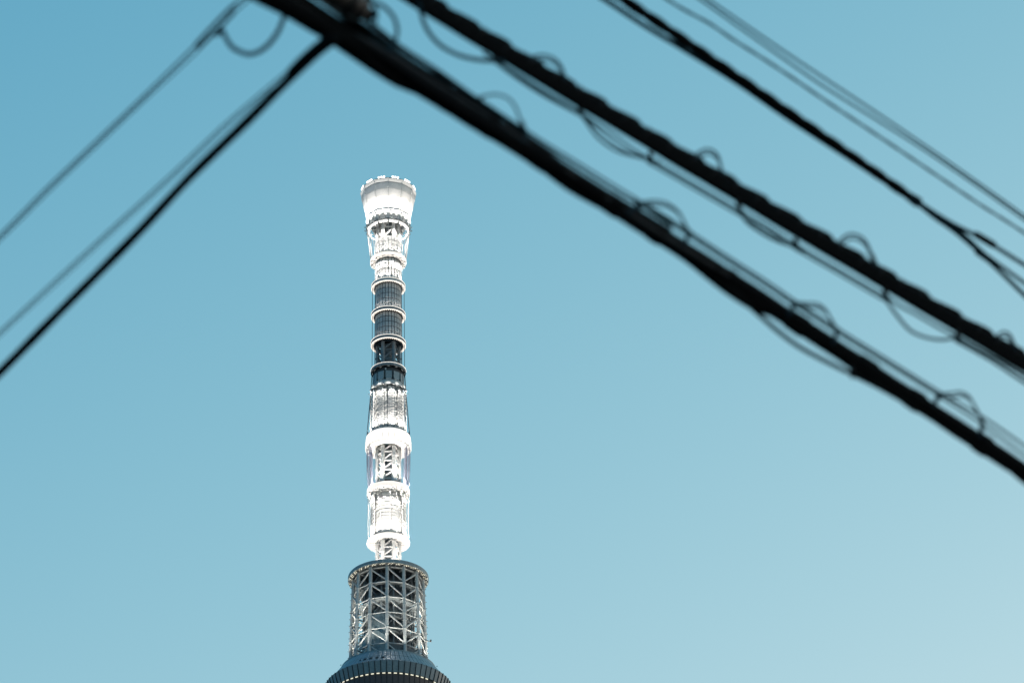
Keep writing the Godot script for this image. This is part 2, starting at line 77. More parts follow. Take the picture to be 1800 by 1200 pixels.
	["slack_loop", 0.0059, [Vector3(1.384, 8.694, -11.196), Vector3(1.405, 8.668, -11.218), Vector3(1.442, 8.630, -11.256), Vector3(1.492, 8.597, -11.309), Vector3(1.552, 8.604, -11.371), Vector3(1.626, 8.637, -11.448), Vector3(1.698, 8.690, -11.524), Vector3(1.727, 8.698, -11.555)]],
	["slack_loop", 0.0054, [Vector3(1.388, 8.692, -11.193), Vector3(1.452, 8.677, -11.259), Vector3(1.522, 8.682, -11.333), Vector3(1.617, 8.683, -11.433), Vector3(1.699, 8.691, -11.519)]],
	["slack_loop", 0.0047, [Vector3(0.079, 8.819, -9.847), Vector3(0.111, 8.857, -9.880), Vector3(0.143, 8.879, -9.914), Vector3(0.175, 8.882, -9.946), Vector3(0.194, 8.862, -9.967), Vector3(0.205, 8.827, -9.978), Vector3(0.216, 8.806, -9.990)]],
	["slack_loop", 0.0039, [Vector3(0.081, 8.795, -9.840), Vector3(0.113, 8.833, -9.874), Vector3(0.144, 8.854, -9.907), Vector3(0.176, 8.858, -9.940), Vector3(0.195, 8.838, -9.960), Vector3(0.206, 8.803, -9.971), Vector3(0.217, 8.782, -9.983)]],
	["slack_loop", 0.0049, [Vector3(0.665, 8.820, -10.459), Vector3(0.706, 8.878, -10.502), Vector3(0.737, 8.897, -10.534), Vector3(0.759, 8.886, -10.558), Vector3(0.768, 8.837, -10.566), Vector3(0.783, 8.795, -10.582)]],
	["slack_loop", 0.0041, [Vector3(0.666, 8.795, -10.452), Vector3(0.706, 8.854, -10.495), Vector3(0.737, 8.872, -10.527), Vector3(0.760, 8.861, -10.551), Vector3(0.768, 8.812, -10.559), Vector3(0.783, 8.770, -10.575)]],
	["slack_loop", 0.0051, [Vector3(1.226, 8.828, -11.045), Vector3(1.261, 8.880, -11.082), Vector3(1.303, 8.907, -11.125), Vector3(1.337, 8.902, -11.161), Vector3(1.355, 8.862, -11.180), Vector3(1.372, 8.815, -11.198)]],
	["slack_loop", 0.0043, [Vector3(1.226, 8.803, -11.038), Vector3(1.261, 8.854, -11.075), Vector3(1.302, 8.882, -11.118), Vector3(1.337, 8.876, -11.154), Vector3(1.354, 8.837, -11.172), Vector3(1.372, 8.790, -11.190)]],
	["slack_loop", 0.0053, [Vector3(1.880, 8.817, -11.729), Vector3(1.915, 8.862, -11.765), Vector3(1.943, 8.869, -11.795), Vector3(1.960, 8.838, -11.812), Vector3(1.978, 8.800, -11.831)]],
	["slack_loop", 0.0044, [Vector3(1.879, 8.791, -11.721), Vector3(1.914, 8.836, -11.757), Vector3(1.942, 8.843, -11.786), Vector3(1.959, 8.812, -11.804), Vector3(1.977, 8.774, -11.823)]],
	["cable_clip", 0.0079, [Vector3(0.249, 8.733, -10.025), Vector3(0.265, 8.706, -10.040)]],
	["cable_clip", 0.0080, [Vector3(0.501, 8.722, -10.287), Vector3(0.505, 8.677, -10.292)]],
	["cable_clip", 0.0082, [Vector3(0.822, 8.738, -10.623), Vector3(0.841, 8.686, -10.643)]],
	["cable_clip", 0.0083, [Vector3(1.043, 8.717, -10.854), Vector3(1.054, 8.675, -10.865)]],
	["cable_clip", 0.0085, [Vector3(1.400, 8.729, -11.227), Vector3(1.410, 8.680, -11.237)]],
	["cable_clip", 0.0087, [Vector3(1.704, 8.738, -11.544), Vector3(1.711, 8.686, -11.552)]],
	["cable_clip", 0.0077, [Vector3(-0.045, 8.735, -9.717), Vector3(-0.026, 8.720, -9.737)]],
	["cable_clip", 0.0085, [Vector3(1.357, 8.858, -11.182), Vector3(1.378, 8.812, -11.205)]],
]
const SPAN_C := [
	["twisted_core", 0.0198, [Vector3(-0.070, 9.753, -10.180), Vector3(0.105, 9.745, -10.362), Vector3(0.285, 9.736, -10.549), Vector3(0.468, 9.725, -10.740), Vector3(0.656, 9.712, -10.936), Vector3(0.848, 9.698, -11.137), Vector3(1.044, 9.682, -11.342), Vector3(1.246, 9.664, -11.552), Vector3(1.452, 9.645, -11.767), Vector3(1.664, 9.624, -11.988)]],
	["wire", 0.0099, [Vector3(-0.009, 9.716, -10.266), Vector3(0.241, 9.693, -10.527), Vector3(0.380, 9.688, -10.672), Vector3(0.528, 9.680, -10.826), Vector3(0.677, 9.684, -10.982), Vector3(0.905, 9.681, -11.219), Vector3(1.092, 9.662, -11.413), Vector3(1.283, 9.654, -11.613), Vector3(1.528, 9.642, -11.868), Vector3(1.730, 9.628, -12.078)]],
	["branch_wire", 0.0088, [Vector3(1.626, 9.630, -11.949), Vector3(1.727, 9.623, -12.054), Vector3(1.830, 9.625, -12.162), Vector3(1.936, 9.642, -12.273), Vector3(2.016, 9.644, -12.356), Vector3(2.149, 9.643, -12.495), Vector3(2.680, 9.664, -13.049)]],
	["branch_wire", 0.0076, [Vector3(1.629, 9.646, -11.974), Vector3(1.735, 9.625, -12.083), Vector3(1.859, 9.624, -12.212), Vector3(1.967, 9.586, -12.326), Vector3(2.064, 9.573, -12.427), Vector3(2.143, 9.562, -12.509), Vector3(2.662, 9.501, -13.050)]],
	["branch_wire", 0.0094, [Vector3(1.623, 9.613, -11.924), Vector3(1.727, 9.586, -12.033), Vector3(1.824, 9.576, -12.134), Vector3(1.963, 9.534, -12.279), Vector3(2.052, 9.499, -12.372), Vector3(2.128, 9.467, -12.452), Vector3(2.629, 9.292, -12.976)]],
	["wrap_joint", 0.0142, [Vector3(1.926, 9.644, -12.262), Vector3(2.011, 9.646, -12.350)]],
	["wrap_joint", 0.0141, [Vector3(1.923, 9.560, -12.259), Vector3(1.986, 9.554, -12.324)]],
]
const SPAN_D1 := [
	["wire", 0.0048, [Vector3(0.443, 10.407, -11.191), Vector3(0.629, 10.395, -11.385), Vector3(0.835, 10.381, -11.601), Vector3(1.062, 10.366, -11.837), Vector3(1.313, 10.355, -12.099), Vector3(1.545, 10.349, -12.342), Vector3(1.776, 10.337, -12.582), Vector3(2.028, 10.318, -12.845), Vector3(2.279, 10.295, -13.107), Vector3(2.860, 10.229, -13.713)]],
	["wire", 0.0048, [Vector3(0.396, 10.382, -11.158), Vector3(0.605, 10.379, -11.375), Vector3(0.801, 10.366, -11.580), Vector3(0.980, 10.348, -11.766), Vector3(1.148, 10.333, -11.941), Vector3(1.311, 10.321, -12.112), Vector3(1.544, 10.320, -12.355), Vector3(1.776, 10.320, -12.596), Vector3(2.029, 10.306, -12.860), Vector3(2.279, 10.283, -13.121), Vector3(2.860, 10.213, -13.726)]],
]
const SPAN_D2 := [
	["twisted_core", 0.0054, [Vector3(0.255, 10.195, -10.881), Vector3(0.479, 10.176, -11.116), Vector3(0.655, 10.155, -11.301), Vector3(0.733, 10.158, -11.382), Vector3(0.821, 10.168, -11.474), Vector3(0.923, 10.163, -11.582), Vector3(1.027, 10.164, -11.692), Vector3(1.150, 10.160, -11.820), Vector3(1.317, 10.149, -11.995), Vector3(1.528, 10.142, -12.218), Vector3(1.703, 10.134, -12.401), Vector3(1.836, 10.126, -12.540), Vector3(2.025, 10.117, -12.739), Vector3(2.199, 10.117, -12.922), Vector3(2.824, 10.080, -13.578)]],
]
const SPAN_L1 := [
	["cable", 0.0152, [Vector3(-0.519, 8.106, -8.744), Vector3(-0.548, 8.111, -8.785), Vector3(-0.576, 8.116, -8.825), Vector3(-0.659, 8.119, -8.943), Vector3(-0.825, 8.109, -9.180), Vector3(-1.031, 8.101, -9.472), Vector3(-1.201, 8.077, -9.715), Vector3(-1.318, 8.065, -9.880), Vector3(-1.545, 8.051, -10.204), Vector3(-1.783, 8.033, -10.543), Vector3(-2.295, 8.009, -11.271)]],
	["anchor_clamp", 0.0088, [Vector3(-0.541, 8.122, -8.753), Vector3(-0.590, 8.132, -8.824), Vector3(-0.652, 8.133, -8.911), Vector3(-0.679, 8.127, -8.950)]],
	["anchor_clamp", 0.0149, [Vector3(-0.529, 8.103, -8.758), Vector3(-0.576, 8.120, -8.825), Vector3(-0.634, 8.121, -8.907)]],
]
const SPAN_L2 := [
	["wire", 0.0032, [Vector3(-0.550, 8.161, -8.817), Vector3(-0.666, 8.174, -8.982), Vector3(-0.897, 8.201, -9.310), Vector3(-1.086, 8.204, -9.579), Vector3(-1.328, 8.215, -9.922), Vector3(-1.559, 8.223, -10.250), Vector3(-1.801, 8.231, -10.594), Vector3(-2.323, 8.248, -11.335)]],
	["wire", 0.0019, [Vector3(-0.545, 8.162, -8.825), Vector3(-0.657, 8.166, -8.984), Vector3(-0.890, 8.195, -9.314), Vector3(-1.079, 8.195, -9.582), Vector3(-1.321, 8.208, -9.925), Vector3(-1.551, 8.215, -10.252), Vector3(-1.803, 8.224, -10.609), Vector3(-2.325, 8.243, -11.350)]],
]
const SPAN_L3 := [
	["wire", 0.0038, [Vector3(-0.567, 8.398, -8.622), Vector3(-0.684, 8.419, -8.787), Vector3(-0.803, 8.450, -8.957), Vector3(-0.885, 8.464, -9.073), Vector3(-1.003, 8.456, -9.241), Vector3(-1.202, 8.459, -9.524), Vector3(-1.387, 8.468, -9.788), Vector3(-1.590, 8.477, -10.076), Vector3(-1.783, 8.476, -10.351), Vector3(-2.303, 8.508, -11.091)]],
	["wire", 0.0028, [Vector3(-0.555, 8.388, -8.626), Vector3(-0.671, 8.408, -8.790), Vector3(-0.791, 8.439, -8.960), Vector3(-0.872, 8.451, -9.075), Vector3(-0.989, 8.443, -9.242), Vector3(-1.195, 8.457, -9.535), Vector3(-1.381, 8.465, -9.799), Vector3(-1.583, 8.473, -10.086), Vector3(-1.776, 8.472, -10.360), Vector3(-2.295, 8.502, -11.098)]],
	["anchor_grip", 0.0059, [Vector3(-0.853, 8.455, -9.021), Vector3(-0.884, 8.460, -9.065), Vector3(-0.946, 8.457, -9.153), Vector3(-1.002, 8.452, -9.233)]],
	["anchor_grip", 0.0059, [Vector3(-0.859, 8.430, -9.029), Vector3(-0.891, 8.425, -9.075), Vector3(-0.941, 8.424, -9.146), Vector3(-0.990, 8.426, -9.217)]],
	["slack_loop", 0.0075, [Vector3(-0.923, 8.400, -9.113), Vector3(-0.904, 8.402, -9.087), Vector3(-0.893, 8.368, -9.071), Vector3(-0.867, 8.297, -9.034), Vector3(-0.837, 8.245, -8.992), Vector3(-0.802, 8.196, -8.942), Vector3(-0.764, 8.166, -8.887), Vector3(-0.729, 8.159, -8.837), Vector3(-0.702, 8.171, -8.798), Vector3(-0.685, 8.198, -8.774), Vector3(-0.676, 8.241, -8.761), Vector3(-0.675, 8.310, -8.760)]],
]
const SPAN_S := [
	["closure_shell", 0.0441, [Vector3(-0.648, 8.253, -8.595), Vector3(-0.433, 8.261, -8.821)]],
]


# ---------------------------------------------------------------- set-up
func _ready() -> void:
	rng.seed = 7
	make_camera()
	make_sky()
	make_materials()
	make_ground()
	make_tower()
	make_cables()


func make_camera() -> void:
	var cam := Camera3D.new()
	cam.name = "camera"
	var lens := CameraAttributesPhysical.new()
	lens.frustum_focal_length = 124.8
	lens.frustum_focus_distance = 1050.0
	lens.frustum_near = 0.2
	lens.frustum_far = 8000.0
	lens.exposure_aperture = 4.2
	cam.attributes = lens
	add_child(cam)
	cam.fov = rad_to_deg(2.0 * atan(12.0 / 124.8))
	cam.near = 0.2
	cam.far = 8000.0
	cam.position = Vector3(0, 1.6, 0)
	cam.basis = Basis(Vector3.RIGHT, deg_to_rad(31.7)) * Basis(Vector3.BACK, deg_to_rad(-1.2341))
	cam.current = true


func make_sky() -> void:
	# Clear dusk air: paler towards the horizon and towards the side where the sun has gone down (to the right).
	var w := 1024
	var h := 512
	var im := Image.create(w, h, false, Image.FORMAT_RGBAF)
	var glow_side := deg_to_rad(70.0)
	for y in h:
		var up := 90.0 - (y + 0.5) / h * 180.0
		var e := maxf(up, 0.0)
		e = 0.5 * (e + 14.0) + sqrt(0.25 * (e - 14.0) * (e - 14.0) + 9.0) - 0.7   # levels off near the horizon
		var fall := exp(-(e - 36.9) / 26.5)
		for x in w:
			var az := (x + 0.5) / w * TAU
			var k := fall * exp(0.90 * (cos(az - glow_side) - cos(deg_to_rad(-9.6) - glow_side)))
			var r := 0.130 + 0.338 * (k - 1.0) * (0.72 + 0.28 * minf(k - 1.0, 1.3))
			r = 0.5 * (r + sqrt(r * r + 0.0028)) + 0.0
			im.set_pixel(x, y, Color(minf(r, 1.1), minf(0.397 + 0.290 * (k - 1.0), 1.05), minf(0.558 + 0.203 * (k - 1.0), 1.0)))
	var sky_material := PanoramaSkyMaterial.new()
	sky_material.panorama = ImageTexture.create_from_image(im)
	var env := Environment.new()
	env.background_mode = Environment.BG_SKY
	env.sky = Sky.new()
	env.sky.sky_material = sky_material
	env.tonemap_mode = Environment.TONE_MAPPER_LINEAR
	env.tonemap_exposure = 1.0
	env.sdfgi_enabled = true
	env.ssao_enabled = true
	env.ssil_enabled = true
	var world := WorldEnvironment.new()
	world.name = "world"
	world.environment = env
	add_child(world)
	var sun := DirectionalLight3D.new()
	sun.name = "afterglow"
	sun.light_energy = 0.04
	sun.light_angular_distance = 12.0
	sun.light_color = Color(1.0, 0.86, 0.72)
	sun.shadow_enabled = true
	add_child(sun)
	sun.basis = Basis.looking_at(-Vector3(sin(deg_to_rad(70.0)), 0.07, -cos(deg_to_rad(70.0))).normalized())


# ---------------------------------------------------------------- materials
func srgb(r: float, g: float, b: float) -> Color:
	return Color(r, g, b).linear_to_srgb()


func mat(called: String, c: Color, rough: float, metal := 0.0, grain := 0.0, shine := 0.5) -> StandardMaterial3D:
	var m := StandardMaterial3D.new()
	m.resource_name = called
	m.albedo_color = c
	m.roughness = rough
	m.metallic = metal
	if grain > 0.0:
		m.albedo_texture = noise_image
		m.uv1_triplanar = true
		m.uv1_world_triplanar = true
		m.uv1_scale = Vector3.ONE * grain
	m.metallic_specular = shine
	M[called] = m
	return m


func glow(called: String, c: Color, energy: float) -> void:
	var m := mat(called, Color(0.8, 0.8, 0.8), 0.4)
	m.emission_enabled = true
	m.emission = c
	m.emission_energy_multiplier = energy


func make_materials() -> void:
	unit_cylinder = CylinderMesh.new()
	unit_cylinder.top_radius = 1.0
	unit_cylinder.bottom_radius = 1.0
	unit_cylinder.height = 1.0
	unit_cylinder.radial_segments = 14
	unit_cylinder.rings = 0
	unit_box = BoxMesh.new()
	var n := FastNoiseLite.new()
	n.seed = 3
	n.frequency = 0.02
	n.fractal_octaves = 4
	var im: Image = n.get_seamless_image(256, 256)
	im.convert(Image.FORMAT_RGB8)
	for y in 256:
		for x in 256:
			var v := 0.80 + 0.20 * im.get_pixel(x, y).r
			im.set_pixel(x, y, Color(v, v, v * 0.995))
	noise_image = ImageTexture.create_from_image(im)
	mat("white_steel", srgb(0.66, 0.66, 0.65), 0.45, 0.0, 0.35)
	mat("cream_steel", srgb(0.52, 0.54, 0.54), 0.5, 0.0, 0.3)
	mat("slate_steel", srgb(0.20, 0.23, 0.25), 0.5, 0.0, 0.3)
	mat("dark_steel", srgb(0.13, 0.14, 0.145), 0.6, 0.0, 0.3)
	mat("joint", srgb(0.06, 0.063, 0.066), 0.9)
	mat("brown_wall", srgb(0.10, 0.065, 0.06), 0.6, 0.0, 0.3)
	mat("guide_cable", srgb(0.03, 0.05, 0.07), 0.5)
	mat("pale_rod", srgb(0.34, 0.34, 0.42), 0.5)
	for i in 4:
		var t: float = [0.92, 1.0, 1.06, 1.14][i]
		mat("deck_panel_%d" % i, srgb(0.25 * t, 0.32 * t, 0.345 * t), 0.35, 0.0, 0.25)
		mat("mast_panel_%d" % i, srgb(0.52 * t, 0.53 * t, 0.53 * t), 0.45, 0.0, 0.4)
		mat("white_panel_%d" % i, srgb(0.60 * t, 0.60 * t, 0.59 * t), 0.45, 0.0, 0.4)
	glow("lamp_glow", Color(1.0, 0.97, 0.93), 2.2)
	glow("rim_glow", Color(1.0, 0.95, 0.89), 1.2)
	glow("strip_glow", Color(1.0, 0.97, 0.84), 0.9)
	mat("cable_black", srgb(0.012, 0.013, 0.014), 0.85, 0.0, 9.0, 0.08)
	mat("cable_grey", srgb(0.022, 0.028, 0.032), 0.6, 0.0, 9.0, 0.25)
	mat("wire_teal", srgb(0.012, 0.040, 0.055), 0.8, 0.0, 9.0, 0.15)
	mat("hanger_steel", srgb(0.03, 0.031, 0.032), 0.7, 0.0, 9.0, 0.15)
	mat("closure_brown", srgb(0.045, 0.036, 0.030), 0.5, 0.0, 9.0)
	mat("asphalt", srgb(0.05, 0.05, 0.052), 0.9, 0.0, 0.5)


# ---------------------------------------------------------------- shapes
func direction(deg: float) -> Vector3:
	return Vector3(sin(deg_to_rad(deg)), 0, cos(deg_to_rad(deg)))


func at(deg: float, r: float, y: float) -> Vector3:
	return direction(deg) * r + Vector3(0, y, 0)


func tri(st: SurfaceTool, a: Vector3, b: Vector3, c: Vector3, na: Vector3, nb: Vector3, nc: Vector3) -> void:
	if (c - a).cross(b - a).dot(na + nb + nc) < 0.0:
		var t := b; b = c; c = t
		t = nb; nb = nc; nc = t
	st.set_normal(na); st.add_vertex(a)
	st.set_normal(nb); st.add_vertex(b)
	st.set_normal(nc); st.add_vertex(c)


func quad(st: SurfaceTool, a: Vector3, b: Vector3, c: Vector3, d: Vector3, na: Vector3, nb: Vector3, nc: Vector3, nd: Vector3) -> void:
	tri(st, a, b, c, na, nb, nc)
	tri(st, a, c, d, na, nc, nd)


func begin() -> SurfaceTool:
	var st := SurfaceTool.new()
	st.begin(Mesh.PRIMITIVE_TRIANGLES)
	return st


# A closed outline of (radius, height) points, anticlockwise, turned round the axis; facets > 0 keeps flat sides.
func lathe(outline: Array, segments: int, flat := false) -> ArrayMesh:
	var st := begin()
	for i in outline.size():
		var p: Vector2 = outline[i]
		var q: Vector2 = outline[(i + 1) % outline.size()]
		if p.x < 0.001 and q.x < 0.001:
			continue
		var d := (q - p).normalized()
		for s in segments:
			var a0 := 360.0 * s / segments
			var a1 := 360.0 * (s + 1) / segments
			var n0 := direction(a0 if not flat else (a0 + a1) / 2) * d.y + Vector3(0, -d.x, 0)
			var n1 := direction(a1 if not flat else (a0 + a1) / 2) * d.y + Vector3(0, -d.x, 0)
			if p.x < 0.001:
				tri(st, at(a0, p.x, p.y), at(a0, q.x, q.y), at(a1, q.x, q.y), n0, n0, n1)
			elif q.x < 0.001:
				tri(st, at(a0, p.x, p.y), at(a0, q.x, q.y), at(a1, p.x, p.y), n0, n0, n1)
			else:
				quad(st, at(a0, p.x, p.y), at(a0, q.x, q.y), at(a1, q.x, q.y), at(a1, p.x, p.y), n0, n0, n1, n1)
	return st.commit()


func band(r_in: float, r_out: float, y0: float, y1: float) -> Array:
	return [Vector2(r_in, y0), Vector2(r_out, y0), Vector2(r_out, y1), Vector2(r_in, y1)]


# A curved plate centred on angle 0: lower radius r0 at y0, upper radius r1 at y1, with bevelled rims.
func plate(r0: float, r1: float, y0: float, y1: float, half: float, thick: float, steps := 2) -> ArrayMesh:
	var st := begin()
	var slope := Vector2(y1 - y0, -(r1 - r0)).normalized()   # (outwards, up)
	var bevel := minf(thick * 0.5, 0.05)
	var across := bevel / maxf(r0, r1) * 57.3
	var along := bevel / absf(Vector2(r1 - r0, y1 - y0).length())
	var put := func(t: float, a: float, out: float) -> Vector3:
		return at(a, lerpf(r0, r1, t) + slope.x * out, lerpf(y0, y1, t) + slope.y * out)
	for s in steps:
		var a0 := lerpf(-half + across, half - across, float(s) / steps)
		var a1 := lerpf(-half + across, half - across, float(s + 1) / steps)
		var n0 := direction(a0) * slope.x + Vector3(0, slope.y, 0)
		var n1 := direction(a1) * slope.x + Vector3(0, slope.y, 0)
		quad(st, put.call(along, a0, 0.0), put.call(1 - along, a0, 0.0), put.call(1 - along, a1, 0.0), put.call(along, a1, 0.0), n0, n0, n1, n1)
		var b0 := lerpf(-half, half, float(s) / steps)
		var b1 := lerpf(-half, half, float(s + 1) / steps)
		for e in [0.0, 1.0]:
			var dn := Vector3(0, 1 if e > 0.5 else -1, 0)
			var t: float = along if e < 0.5 else 1 - along
			quad(st, put.call(t, a0, 0.0), put.call(e, b0, -bevel), put.call(e, b1, -bevel), put.call(t, a1, 0.0), (n0 + dn).normalized(), (n0 + dn).normalized(), (n1 + dn).normalized(), (n1 + dn).normalized())
			quad(st, put.call(e, b0, -bevel), put.call(e, b0, -thick), put.call(e, b1, -thick), put.call(e, b1, -bevel), dn, dn, dn, dn)
	for e in [-1.0, 1.0]:
		var a: float = e * half
		var ai: float = e * (half - across)
		var side: Vector3 = Vector3(cos(deg_to_rad(a)), 0, -sin(deg_to_rad(a))) * e
		var m: Vector3 = (side + direction(a)).normalized()
		quad(st, put.call(along, ai, 0.0), put.call(1 - along, ai, 0.0), put.call(1.0, a, -bevel), put.call(0.0, a, -bevel), m, m, m, m)
		quad(st, put.call(0.0, a, -bevel), put.call(1.0, a, -bevel), put.call(1.0, a, -thick), put.call(0.0, a, -thick), side, side, side, side)
	return st.commit()


func smooth_path(points: Array, step: float) -> PackedVector3Array:
	var out := PackedVector3Array()
	for i in points.size() - 1:
		var p1: Vector3 = points[i]
		var p2: Vector3 = points[i + 1]
		var p0: Vector3 = points[i - 1] if i > 0 else p1 * 2 - p2
		var p3: Vector3 = points[i + 2] if i + 2 < points.size() else p2 * 2 - p1
		# centripetal knots keep the curve from overshooting where points lie unevenly
		var d1 := maxf(sqrt(p0.distance_to(p1)), 1e-3)
		var d2 := maxf(sqrt(p1.distance_to(p2)), 1e-3)
		var d3 := maxf(sqrt(p2.distance_to(p3)), 1e-3)
		var m1 := (p2 - p1) + d2 * ((p1 - p0) / d1 - (p2 - p0) / (d1 + d2))
		var m2 := (p2 - p1) + d2 * ((p3 - p2) / d3 - (p3 - p1) / (d2 + d3))
		var n := maxi(2, int(ceil(p1.distance_to(p2) / step)))
		for k in n:
			var t := float(k) / n
			var t2 := t * t
			var t3 := t2 * t
			out.append(p1 * (2 * t3 - 3 * t2 + 1) + m1 * (t3 - 2 * t2 + t) + p2 * (-2 * t3 + 3 * t2) + m2 * (t3 - t2))
	out.append(points[-1])
	return out


func tube(path: PackedVector3Array, r: float, sides := 10, wobble := 0.0) -> ArrayMesh:
	var st := begin()
	var t0 := (path[1] - path[0]).normalized()
	var n := t0.cross(Vector3.UP if absf(t0.y) < 0.9 else Vector3.RIGHT).normalized()
	var rings: Array = []
	var normals: Array = []
	for i in path.size():
		var t := (path[mini(i + 1, path.size() - 1)] - path[maxi(i - 1, 0)]).normalized()
		n = (n - t * n.dot(t)).normalized()
		var b := t.cross(n)
		var ring := PackedVector3Array()
		var norm := PackedVector3Array()
		var rr := r * (1.0 + wobble * sin(i * 0.9) * sin(i * 0.37 + 1.0))
		for k in sides:
			var d := n * cos(TAU * k / sides) + b * sin(TAU * k / sides)
			ring.append(path[i] + d * rr)
			norm.append(d)
		rings.append(ring)
		normals.append(norm)
	for i in path.size() - 1:
		for k in sides:
			var j := (k + 1) % sides
			quad(st, rings[i][k], rings[i + 1][k], rings[i + 1][j], rings[i][j], normals[i][k], normals[i + 1][k], normals[i + 1][j], normals[i][j])
	for e in [0, path.size() - 1]:
		var away := (path[0] - path[1]).normalized() if e == 0 else (path[-1] - path[-2]).normalized()
		for k in sides:
			tri(st, path[e], rings[e][k], rings[e][(k + 1) % sides], away, away, away)
	return st.commit()


func helix(path: PackedVector3Array, radius: float, pitch: float, phase: float) -> PackedVector3Array:
	var out := PackedVector3Array()
	var run := 0.0
	for i in path.size():
		if i > 0:
			run += path[i].distance_to(path[i - 1])
		var t := (path[mini(i + 1, path.size() - 1)] - path[maxi(i - 1, 0)]).normalized()
		var n := t.cross(Vector3.UP).normalized()
		var b := n.cross(t)
		var a := TAU * run / pitch + phase
		out.append(path[i] + (n * cos(a) + b * sin(a)) * radius)
	return out


# ---------------------------------------------------------------- nodes
func put(parent: Node3D, called: String, mesh: Mesh, material: String, place := Transform3D.IDENTITY) -> MeshInstance3D:
	var o := MeshInstance3D.new()
	o.name = called
	o.mesh = mesh
	o.material_override = M[material]
	o.transform = place
	parent.add_child(o, true)
	return o


func turned(deg: float, y := 0.0) -> Transform3D:
	return Transform3D(Basis(Vector3.UP, deg_to_rad(deg)), Vector3(0, y, 0))


func group_node(parent: Node3D, called: String) -> Node3D:
	var o := Node3D.new()
	o.name = called
	parent.add_child(o, true)
	return o


func beam(parent: Node3D, called: String, a: Vector3, b: Vector3, r: float, material: String) -> MeshInstance3D:
	var y := (b - a)
	var x := y.cross(Vector3.BACK if absf(y.normalized().z) < 0.9 else Vector3.RIGHT).normalized()
	var z := x.cross(y).normalized()
	return put(parent, called, unit_cylinder, material, Transform3D(Basis(x * r, y, z * r), (a + b) / 2))


func block(parent: Node3D, called: String, size: Vector3, place: Transform3D, material: String) -> MeshInstance3D:
	return put(parent, called, unit_box, material, place * Transform3D(Basis.from_scale(size), Vector3.ZERO))


func tag(o: Node, label: String, category: String, group := "") -> void:
	o.set_meta("label", label)
	o.set_meta("category", category)
	if group:
		o.set_meta("group", group)


var lamp_mesh: ArrayMesh

# A floodlight: a finned housing with a glowing lens, and the light it throws.
func flood(parent: Node3D, from: Vector3, to: Vector3, energy: float, angle: float, tint: Color, size := 0.5) -> void:
	if lamp_mesh == null:
		var st := begin()
		var w := 0.5
		for f in [[Vector3.RIGHT, Vector3.UP, Vector3.BACK], [Vector3.UP, Vector3.BACK, Vector3.RIGHT], [Vector3.BACK, Vector3.RIGHT, Vector3.UP]]:
			for s in [-1.0, 1.0]:
				var n: Vector3 = f[0] * s
				var u: Vector3 = f[1] * w
				var v: Vector3 = f[2] * w
				quad(st, n * w - u - v, n * w + u - v, n * w + u + v, n * w - u + v, n, n, n, n)
		st.set_material(M["slate_steel"])
		lamp_mesh = st.commit()
		st = begin()
		var c := Vector3(0, 0, -0.54)
		for k in 12:
			var p := Vector3(cos(TAU * k / 12) * 0.42, sin(TAU * k / 12) * 0.42, -0.51)
			var q := Vector3(cos(TAU * (k + 1) / 12) * 0.42, sin(TAU * (k + 1) / 12) * 0.42, -0.51)
			tri(st, c, p, q, Vector3.FORWARD, Vector3.FORWARD, Vector3.FORWARD)
		st.set_material(M["lamp_glow"])
		lamp_mesh = st.commit(lamp_mesh)
	var aim := (to - from).normalized()
	var turn := Basis.looking_at(aim, Vector3.UP if absf(aim.y) < 0.95 else Vector3.RIGHT)
	var o := MeshInstance3D.new()
	o.name = "flood_lamp"
	o.mesh = lamp_mesh
	o.transform = Transform3D(turn.scaled(Vector3.ONE * size), from)
	parent.add_child(o, true)
	var l := SpotLight3D.new()
	l.name = "flood_light"
	l.light_color = tint
	l.light_energy = energy
	l.spot_angle = angle
	l.spot_angle_attenuation = 0.7
	l.spot_range = 90.0
	l.spot_attenuation = 2.0
	l.light_size = size * 0.4
	l.shadow_enabled = true
	l.transform = Transform3D(turn, from + aim * (size * 0.5 + 0.12))
	parent.add_child(l, true)


func make_ground() -> void:
	var p := PlaneMesh.new()
	p.size = Vector2(9000, 9000)
	var o := put(self, "ground", p, "asphalt")
	o.set_meta("kind", "structure")
	o.set_meta("label", "dark asphalt ground below the tower and the cables")

# ---------------------------------------------------------------- tower
const WARM := Color(1.0, 0.975, 0.92)
const WHITE := Color(1.0, 0.965, 0.93)

func make_tower() -> void:
	var tower := Node3D.new()
	tower.name = "broadcast_tower"
	add_child(tower)
	tower.transform = Transform3D(Basis(Vector3.UP, deg_to_rad(2.3476)), Vector3(-38.094, 0, -929.219))
	tag(tower, "tall grey lattice broadcasting tower with brightly floodlit white antenna mast against the dusk sky", "tower")
	shaft(tower)
	observation_deck(tower)
	lattice(tower)
	crown(tower)
	mast(tower)
	head(tower)


func shaft(tower: Node3D) -> void:
	var s := group_node(tower, "shaft")
	for k in 13:
		var a := -2.0 + k * 360.0 / 13
		beam(s, "column", at(a, 30.0, 0.0), at(a, 14.0, 330.0), 0.9, "cream_steel")
		beam(s, "column", at(a, 14.0, 330.0), at(a, 12.0, 446.0), 0.75, "cream_steel")
	put(s, "core", lathe(band(0.0, 5.0, 0.0, 462.0), 32), "slate_steel")


